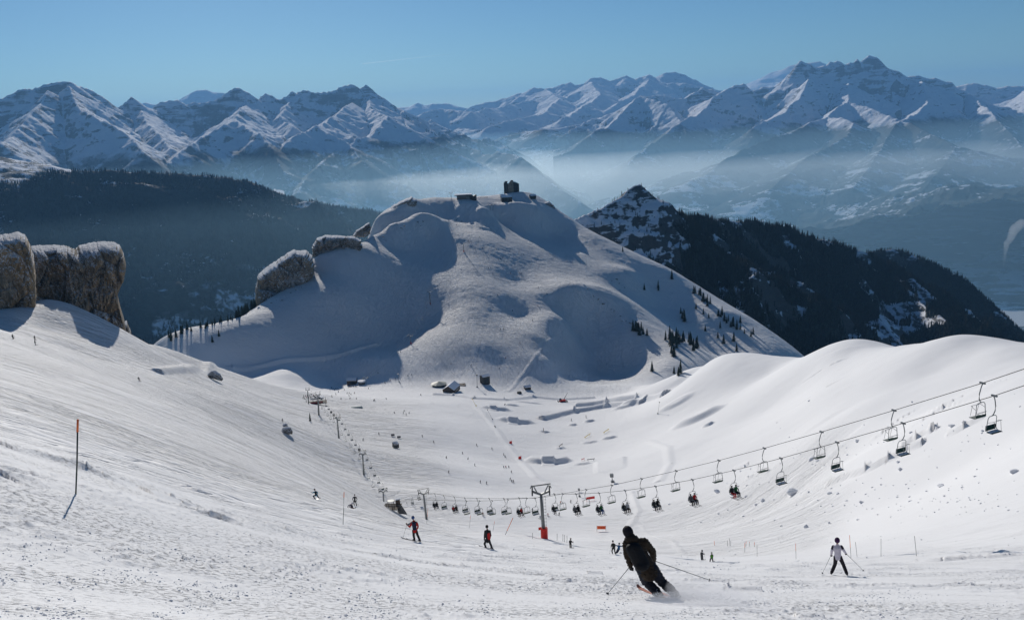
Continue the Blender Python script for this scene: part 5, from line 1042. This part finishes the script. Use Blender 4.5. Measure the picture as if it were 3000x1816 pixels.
for px, py, lb, jc, tr_, ht, pk, pose in ((1672, 1605, 'skier with black pack and pale trousers just right of the big tower', (.012, .013, .015), (.30, .29, .27), (.015, .015, .02), (.01, .01, .012), 0),
    (1797, 1622, 'dark skier standing close behind the big skier, pole in hand', (.012, .014, .014), (.035, .036, .03), (.01, .01, .01), None, 1), (1813, 1620, 'skier in a blue jacket with both arms flung wide', (.012, .075, .19), (.014, .02, .05), (.01, .02, .05), None, 2),
    (2057, 1640, 'grey skier holding a pole forward, left of the pair on the lower run', (.05, .052, .055), (.06, .062, .065), (.015, .015, .015), None, 0), (2085, 1645, 'skier with a bright green backpack, right of the pair on the lower run', (.06, .085, .05), (.06, .06, .06), (.35, .35, .3), (.06, .24, .02), 3)):
    D0 = dist_at(px, py); k = {0: 1.0, 1: 1.35, 2: 1.05, 3: .95}[pose]*27/26
    o_ = {0: dict(head=(0, -25.5), neck=(-.8, -22), ls=(-3.6, -20.5), rs=(1.8, -20.5), le=(-4, -16), lw=(-1, -14, .2), re=(3.5, -17, .2), rw=(6.2, -17.5, .3), lh=(-2.5, -12.5), rh=(.8, -12.5), lk=(-2.2, -6.5, .1), rk=(1.6, -6.5, .1), la=(-2, -.8), ra=(1.6, -.8)),
          1: dict(head=(-1, -26), neck=(-.6, -22.6), ls=(-3, -21), rs=(2.6, -20.8), le=(-4.4, -17), lw=(-4.8, -14.6, .3), re=(3.6, -16.5), rw=(2.6, -13.4, .2), lh=(-1.6, -12.4), rh=(2, -12.4), lk=(-3, -6.4, .1), rk=(2.6, -6.4, .1), la=(-1.6, -.8), ra=(4.4, -.6)),
          2: dict(head=(1, -25), neck=(.4, -22), ls=(-2.6, -20.6), rs=(3.4, -20), le=(-6.5, -20.6), lw=(-9.8, -23.5), re=(7, -19.2), rw=(10.5, -18.6), lh=(-1.8, -13), rh=(1.6, -12.6), lk=(-5, -6.6, .1), rk=(-1.6, -6, .1), la=(-8, -.8), ra=(-4.5, -.8)),
          3: dict(head=(0, -25.5), neck=(.6, -22), ls=(-2, -20.5), rs=(3.6, -20), le=(-3.4, -17, .1), lw=(-3.4, -14.5, .4), re=(3.5, -16), rw=(1, -14, .3), lh=(-.6, -13), rh=(1.8, -12.6), lk=(-4, -7.5, .1), rk=(2.6, -6.4, .1), la=(-5, -1), ra=(4.4, -.4))}[pose]
    figure({a: (px+v[0]*k, py+v[1]*k, *(v[2:])) for a, v in o_.items()}, D0, lb, jc, tr_, ht, vox=.04, pack=pk, poles=[('r' if pose == 0 else 'l', px+(9 if pose == 0 else -8)*k, py-1, .2)] if pose in (0, 1, 2) else (),
           skis=[(px-5, py+1.5, -.3, px+5, py-1.2, 1.0), (px-1, py+2, -.4, px+9, py-.6, .9)], folds=.005)
# --- small figures: three standing poses and one seated pose, shared meshes with own clothes
def small(name, caps, mats):
    v, f, mi = [], [], []
    for c, k in caps:
        n0 = len(f); capsule(v, f, *c, n=6); mi += [k]*(len(f)-n0)
    me = bpy.data.meshes.new(name); me.from_pydata(v, [], f)
    for m in mats: me.materials.append(m)
    me.polygons.foreach_set('material_index', mi); me.polygons.foreach_set('use_smooth', [True]*len(f)); return me
dk = [fab((.012, .013, .018)), fab((.014, .015, .020)), fab((.05, .04, .035)), M_ski]
def pose_caps(lean, twist, ski=True, tuck=0):
    c = [(((0, 0, .88), (lean*.3, .05, 1.22), .15, .17), 0), (((lean*.3, .05, 1.22), (lean*.36, .08, 1.42), .16, .10), 0), (((lean*.38, .1, 1.56), (lean*.4, .1, 1.64), .105, .11), 2)]
    for sg in (-1, 1):
        c += [(((sg*.2+lean*.34, .06, 1.36), (sg*.36+lean*.2, .12+twist*.1, 1.1), .075, .062), 0), (((sg*.36+lean*.2, .12+twist*.1, 1.1), (sg*.34+lean*.1, .38, 1.0), .06, .05), 0),
              (((sg*.10, 0, .88), (sg*.15-lean*.1, .14+tuck*.1, .5), .12, .09), 1), (((sg*.15-lean*.1, .14+tuck*.1, .5), (sg*.17-lean*.35, 0, .1), .09, .075), 1)]
        if ski: c += [(((sg*.17-lean*.35-twist*.5, -.7, .03), (sg*.17-lean*.35+twist*.5, .95, .03), .045, .03), 3)]
    c += [(((.36+lean*.1, .36, 1.0), (.62, .2, .05), .018, .012), 3), (((-.36+lean*.1, .36, 1.0), (-.6, .0, .05), .018, .012), 3)]
    return c
SM = [small('skier_standing', pose_caps(0, .2), dk), small('skier_leaning', pose_caps(.45, .9), dk), small('skier_leaning_back', pose_caps(-.4, -.8), dk), small('skier_tucked', pose_caps(.1, 1.4, True, 2), dk)]
CLO = {'dark': (.012, .013, .018), 'red': (.40, .015, .015), 'blue': (.02, .06, .22), 'grey': (.10, .10, .11), 'orange': (.55, .12, .03), 'brown': (.05, .03, .02), 'green': (.02, .12, .04), 'pale': (.42, .42, .44)}
def tiny(px, py, col, label, grp, k=None, D=None, s=1.0):
    p = gp(px, py) if D is None else wp(px, py, D); me = SM[rnd.randrange(4) if k is None else k]; o = bpy.data.objects.new('person', me); COL.objects.link(o); o.location = p; o.rotation_euler = (0, 0, rnd.uniform(0, 6.28)); o.scale = (s,)*3
    o.material_slots[0].link = 'OBJECT'; o.material_slots[0].material = fab(CLO[col])
    return tag(o, label, 'person', grp)
def row(pts, lab, grp, cols=('dark',), s=1.0, D=None):
    pts = sorted(pts, key=lambda q: q[1])
    for i, q in enumerate(pts):
        c = q[2] if len(q) > 2 else cols[i % len(cols)]; tiny(q[0], q[1], c, lab.format(c=c, n=ORD[i]), grp, s=s, D=D)
Z8 = lambda L: [(800+.3686*q[0], 1050+.3686*(q[1]+10), *q[2:]) for q in L]
row(Z8([(467, 297), (498, 278), (520, 260), (568, 242), (604, 270), (590, 272), (620, 280), (647, 270), (603, 290), (612, 312), (541, 317), (662, 314), (758, 233), (800, 330), (808, 328), (899, 316)]), '{c} skier spread below the queue hut, {n} from the top', 'skiers spread below the queue hut', ('dark', 'dark', 'grey', 'dark', 'red', 'dark'), 1.05)
row(Z8([(1010, 190), (970, 155), (1072, 130), (1100, 123), (933, 170), (890, 185), (1173, 284)]), '{c} skier coming off the hill run above the round pavilion, {n} from the top', 'skiers coming off the hill run', ('dark', 'grey'), 1.05)
row(Z8([(717, 645), (842, 596)]), 'dark skier between the boulder and the distant chairlift, {n} from the top', 'skiers beside the single boulder')
row(Z8([(965, 428), (1041, 412), (1035, 430), (1057, 443), (1082, 430)]), '{c} skier in the loose group of five on the upper piste, {n} from the top', 'loose group of five on the upper piste', ('dark', 'grey'))
row(Z8([(1186, 615), (1276, 660), (1617, 684), (1739, 714), (1504, 748), (1378, 786), (1550, 795, 'pale'), (1605, 845, 'pale'), (1398, 902)]), '{c} skier alone on the wide middle piste, {n} from the top', 'skiers on the wide middle piste', ('dark',))
row(Z8([(1835, 760), (1846, 776), (1833, 860), (1851, 862, 'red'), (1874, 860), (1895, 900), (1886, 958), (1898, 972)]), '{c} skier beside the terrain park fence, {n} from the top', 'skiers beside the terrain park fence', ('dark',))
row([(1408, 1415), (1425, 1418), (1504, 1413)], 'dark skier in the trio on the lower middle piste, {n} from the top', 'trio on the lower middle piste')
row([(1415, 1511, 'red'), (1560, 1499), (1582, 1520, 'blue'), (1606, 1513, 'red'), (1639, 1511, 'dark')], '{c} skier under the hanging chairs beside the big tower, {n} from the top', 'skiers under the hanging chairs')
row([(1643, 1476, 'orange'), (1673, 1473, 'dark')], '{c} clothed skier seen behind the chairs right of the big tower, {n} from the top', 'skiers behind the chairs')
row([(38, 994), (103, 996), (103, 1011), (408, 1117), (828, 1236)], 'dark skier on the tracked left slope, {n} from the top', 'skiers on the tracked left slope', ('dark',), 1.1)
Z4 = lambda L: [(800+.4693*q[0], 500+.4693*(q[1]+8), *q[2:]) for q in L]
row(Z4([(1345, 605), (1357, 603), (1372, 640), (1483, 637), (1540, 633, 'red'), (1550, 638), (1305, 475), (1310, 480), (1392, 485, 'red'), (1408, 548), (1420, 545), (1432, 540), (1565, 520)]), '{c} skier in the upper sunlit gully of the hill, {n} from the top', 'skiers in the upper gully', ('dark', 'red', 'dark'), 1.15)
row(Z4([(1360, 360), (1097, 310), (1145, 305), (1150, 298), (1178, 310), (1100, 340), (1145, 335), (1122, 410), (1155, 400), (1290, 410), (1220, 432), (1235, 440), (1223, 445)]), '{c} skier on the neck of the run under the summit, {n} from the top', 'skiers on the neck under the summit', ('dark',), 1.15)
row(Z4([(1655, 725), (1710, 765), (1653, 840, 'orange'), (1400, 772), (1495, 870), (1492, 915), (1620, 930), (1420, 985), (1440, 985), (1540, 1070), (1453, 1165, 'red'), (1413, 1230), (1110, 1200), (1237, 1210)]), '{c} skier on the long lower ramp of the hill, {n} from the top', 'skiers on the long lower ramp', ('dark',), 1.15)
row([(1336+1.3*3.2*i+rnd.uniform(-1.5, 1.5), 576-i*.25+rnd.uniform(-.8, .8)) for i in range(0)], '', '')
for i in range(14): tiny(1389+i*3.0+rnd.uniform(-.8, .8), 582-i*.18, rnd.choice(('dark', 'brown', 'dark')), f'person waiting on the summit ridge beside the cable station, {ORD[i]} from the left', 'people on the summit ridge', 0, s=1.15)
for i in range(12): tiny(1021+i*2.3+rnd.uniform(-.8, .8), 1137-i*.5+rnd.uniform(-2, 2), rnd.choice(('dark', 'red', 'brown', 'dark', 'blue')), f'person queueing at the snow-roofed lift hut, {ORD[i]} from the left', 'queue at the lift hut', 0)
for i in range(18):
    p = wp(888+i*2.7+rnd.uniform(-1, 1), 1168-(6 if i % 2 else 0)+rnd.uniform(-2, 2), dist_at(918, 1182)+(-4 if i < 7 else -1)); tiny(0, 0, rnd.choice(('dark', 'red', 'blue', 'dark', 'grey')), f'person crowding the valley station deck, {ORD[i]} from the left', 'crowd at the valley station', 0, D=50).location = p
for i in range(7): tiny(967+i*4.2, 1140+rnd.uniform(-3, 4), 'dark', f'person standing in the deep shadow left of the queue, {ORD[i]} from the left', 'people in the deep shadow', 0)
# seated riders
def seat_caps():
    c = [(((0, -.12, -2.86), (0, .0, -2.42), .15, .17), 0), (((0, 0, -2.42), (0, -.02, -2.24), .15, .09), 0), (((0, -.03, -2.10), (0, -.03, -2.02), .105, .11), 2)]
    for sg in (-1, 1): c += [(((sg*.19, 0, -2.34), (sg*.26, -.2, -2.6), .07, .06), 0), (((sg*.26, -.2, -2.6), (sg*.12, -.42, -2.66), .06, .05), 0), (((sg*.1, -.15, -2.86), (sg*.13, -.62, -2.84), .11, .085), 1), (((sg*.13, -.62, -2.84), (sg*.14, -.66, -3.28), .085, .075), 1), (((sg*.14, -.05, -3.45), (sg*.14, -1.45, -3.30), .045, .03), 3)]
    c += [(((.15, -.45, -2.6), (.22, -.9, -3.4), .014, .01), 3)]
    return c
SEAT = small('skier_seated', seat_caps(), dk)
names = {4: (('dark', 'red'), ('green', 'dark')), 5: (('grey', 'dark'), ('red', 'dark')), 6: (('dark', 'dark'), ('dark', 'dark')), 7: (('dark', 'dark'), ('pale', 'brown')), 8: (('dark', 'dark'), ('green', 'blue')), 9: (('grey', 'dark'), ('dark', 'dark')), 10: (('dark', 'dark'),), 12: (('dark', 'brown'), ('red', 'dark')), 17: (('red', 'dark'), ('brown', 'dark')), 19: (('dark', 'dark'), ('dark', 'dark'))}
def rider(p, rz, side, jc, tc, label, grp):
    o = bpy.data.objects.new('person', SEAT); COL.objects.link(o); o.location = p+Matrix.Rotation(rz, 3, 'Z')@Vector((side, 0, 0)); o.rotation_euler = (0, 0, rz); o.scale = (1, 1, 1)
    for k, c in ((0, jc), (1, tc)): o.material_slots[k].link = 'OBJECT'; o.material_slots[k].material = fab(CLO[c])
    return tag(o, label, 'person', grp)
for i, p, n in seat_pts:
    for k in range(n):
        jc, tc = names[i][k]; sd_ = (.32 if k else -.32) if n == 2 else -.3; sd_ = -sd_ if math.cos(rzc) < 0 else sd_
        rider(p, rzc, sd_, jc, tc, f'rider in {jc} jacket, {tc} trousers, {"right" if k else "left"} seat of {ORD[i]} ascending chair', 'riders on the big chairlift')
n_ = 0
for i in (6, 14, 15, 20, 22):
    p, rz = ch_r[i]; rider(p, rz, -.3, 'dark', 'dark', f'dark rider on the distant chairlift, outer seat of {ORD[n_]} occupied chair', 'riders on the distant chairlift'); rider(p, rz, .3, 'brown', 'dark', f'dark rider on the distant chairlift, inner seat of {ORD[n_]} occupied chair', 'riders on the distant chairlift'); n_ += 1
# powder thrown up by the big skier
c_ = gp(1975, 1752); rs3 = np.random.RandomState(3); v0, f0 = lows[0]; Vs, Fs = [], []
for i in range(1500):
    q = np.array(c_)+np.array([rs3.normal(.35, .55), rs3.normal(-.3, .35), 0]); q[2] = ground_z(q[0], q[1])+abs(rs3.normal(0, .10)); s_ = rs3.uniform(.003, .012)
    Vs.append(v0*s_+q); Fs.append(f0+i*len(v0))
tag(mesh_np('snow_spray', np.concatenate(Vs), np.concatenate(Fs), M_lump, False), kind='stuff')
def puff(name, cpt, r, dens):
    bm = bmesh.new(); bmesh.ops.create_icosphere(bm, subdivisions=3, radius=1)
    for v in bm.verts: k = 1+.18*math.sin(v.co.x*5+v.co.y*3)+.12*math.sin(v.co.y*9); v.co = Vector((v.co.x*r[0]*k, v.co.y*r[1]*k, v.co.z*r[2]*k))+Vector(cpt)
    me = bpy.data.meshes.new(name); bm.to_mesh(me); bm.free(); o = bpy.data.objects.new(name, me); COL.objects.link(o)
    m = bpy.data.materials.new(name); m.use_nodes = True; t = m.node_tree; t.nodes.clear(); oo = t.nodes.new('ShaderNodeOutputMaterial'); v = t.nodes.new('ShaderNodeVolumePrincipled'); t.links.new(v.outputs[0], oo.inputs[1])
    v.inputs['Color'].default_value = (.95, .96, 1, 1); v.inputs['Density'].default_value = dens; v.inputs['Anisotropy'].default_value = .3; v.inputs['Density Attribute'].default_value = ''; me.materials.append(m); return tag(o, kind='stuff')
puff('snow_powder', c_+Vector((.25, -.15, .10)), (.9, .45, .14), .7); puff('snow_powder', gp(2060, 1772)+Vector((0, 0, .08)), (1.3, .9, .26), .9); puff('snow_powder', gp(2150, 1785), (1.2, .8, .24), .6)
# vapour trail high in the sky behind the haze
a_, b_ = at(1062, 188, 60000), at(1330, 158, 62000)
vt = NT('ice_trail'); tl = vt.n('BsdfTranslucent'); tl.inputs[0].default_value = (.97, .98, 1, 1); tp = vt.n('BsdfTransparent'); ms = vt.n('MixShader'); ms.inputs[0].default_value = .07; vt.t.links.new(tp.outputs[0], ms.inputs[1]); vt.t.links.new(tl.outputs[0], ms.inputs[2]); vt.t.links.new(ms.outputs[0], vt.t.nodes['Material Output'].inputs[0]); vt = vt.m
tag(MB().tube([a_, a_.lerp(b_, .5), b_], 38, 6, 6).build('vapour_trail', vt), 'thin faint white vapour trail in the blue sky above the valley', 'vapour trail')
# factory steam in the valley
D_ = 8600.0; pts = [Vector(at(2940, 782, D_)), Vector(at(2944, 745, D_)), Vector(at(2950, 712, D_)), Vector(at(2960, 700, D_)), Vector(at(2972, 672, D_)), Vector(at(2992, 655, D_))]; rr_ = (5, 12, 26, 30, 42, 40)
vm2 = bpy.data.materials.new('steam_air'); vm2.use_nodes = True; t_ = vm2.node_tree; t_.nodes.clear(); oo_ = t_.nodes.new('ShaderNodeOutputMaterial'); vp_ = t_.nodes.new('ShaderNodeVolumePrincipled'); t_.links.new(vp_.outputs[0], oo_.inputs[1]); vp_.inputs['Color'].default_value = (.97, .97, .97, 1); vp_.inputs['Density'].default_value = .008; vp_.inputs['Anisotropy'].default_value = .4; vp_.inputs['Density Attribute'].default_value = ''
o_s = blend('smoke', [(a, b, ra, rb) for a, b, ra, rb in zip(pts[:-1], pts[1:], rr_[:-1], rr_[1:])], vm2, 6.0, None, 2, 14, 5); tag(o_s, kind='stuff')
STN = []
for k in range(3):
    me = LM[k+3].copy(); me.name = 'stone'; me.materials.clear(); me.materials.append(M_boulder); STN.append(me)
def stones(pts, place, grp):
    for i, (a, b) in enumerate(pts):
        p = gp(a, b, 700); s = rs_.uniform(1.0, 2.6); o = bpy.data.objects.new('stone', STN[i % 3]); COL.objects.link(o); o.location = p; o.scale = (s, s, s*.9); o.rotation_euler = (0, 0, rs_.uniform(0, 6)); tag(o, f'dark stone {place}, {ORD[i]} from the left', 'stone', grp)
stones([(1712, 836), (1720, 846), (1738, 866), (1742, 868), (1752, 876), (1768, 890), (1790, 906), (1796, 911), (1818, 926), (1826, 938), (1833, 941), (1846, 946)], 'along the shaded rib of the hill', 'stones along the rib')
stones([(1792, 822), (1800, 826), (1806, 818), (1813, 830), (1822, 834), (1829, 842), (1815, 850)], 'in the shaded bowl right of the rib', 'stones in the shaded bowl')
stones([(1096, 702), (1104, 708), (1122, 694), (1130, 704), (1176, 668), (1184, 662), (1224, 650), (1232, 662), (1240, 648)], 'under the left ridge crest of the hill', 'stones under the left crest')
stones([(760, 902), (776, 893), (795, 888), (812, 878), (834, 868), (852, 858), (868, 850), (884, 842), (826, 880)], 'beneath the largest rock outcrop', 'stones beneath the outcrop')
def vbox(name, lo, hi, dens, col, aniso=.3):
    x0, y0, z0 = lo; x1, y1, z1 = hi
    V = np.array([(x, y, z) for z in (z0, z1) for y in (y0, y1) for x in (x0, x1)])
    Fc = np.array([[0, 2, 3, 1], [4, 5, 7, 6], [0, 1, 5, 4], [2, 6, 7, 3], [0, 4, 6, 2], [1, 3, 7, 5]])
    m = bpy.data.materials.new(name+'_air'); m.use_nodes = True; t = m.node_tree; t.nodes.clear()
    o = t.nodes.new('ShaderNodeOutputMaterial'); v = t.nodes.new('ShaderNodeVolumePrincipled'); t.links.new(v.outputs[0], o.inputs['Volume'])
    v.inputs['Color'].default_value = (*col, 1); v.inputs['Density'].default_value = dens; v.inputs['Anisotropy'].default_value = aniso; v.inputs['Density Attribute'].default_value = ''
    ob = mesh_np(name, V, Fc, m, False); tag(ob, kind='stuff'); return ob
HAZE = vbox('haze', (-60000, -3000, FLOOR-1.5), (60000, 53000, 1250), 2.3e-5, (.26, .58, 1.0), .15)
LOWH = vbox('valley_haze', (-16000, 3900, FLOOR-1), (27000, 27500, -440), 5.4e-5, (.46, .78, 1.0), .45)
MIST = vbox('valley_mist', (-12000, 11300, FLOOR-.5), (13000, 27000, -800), 3.0e-4, (.92, .99, 1.0), .7)
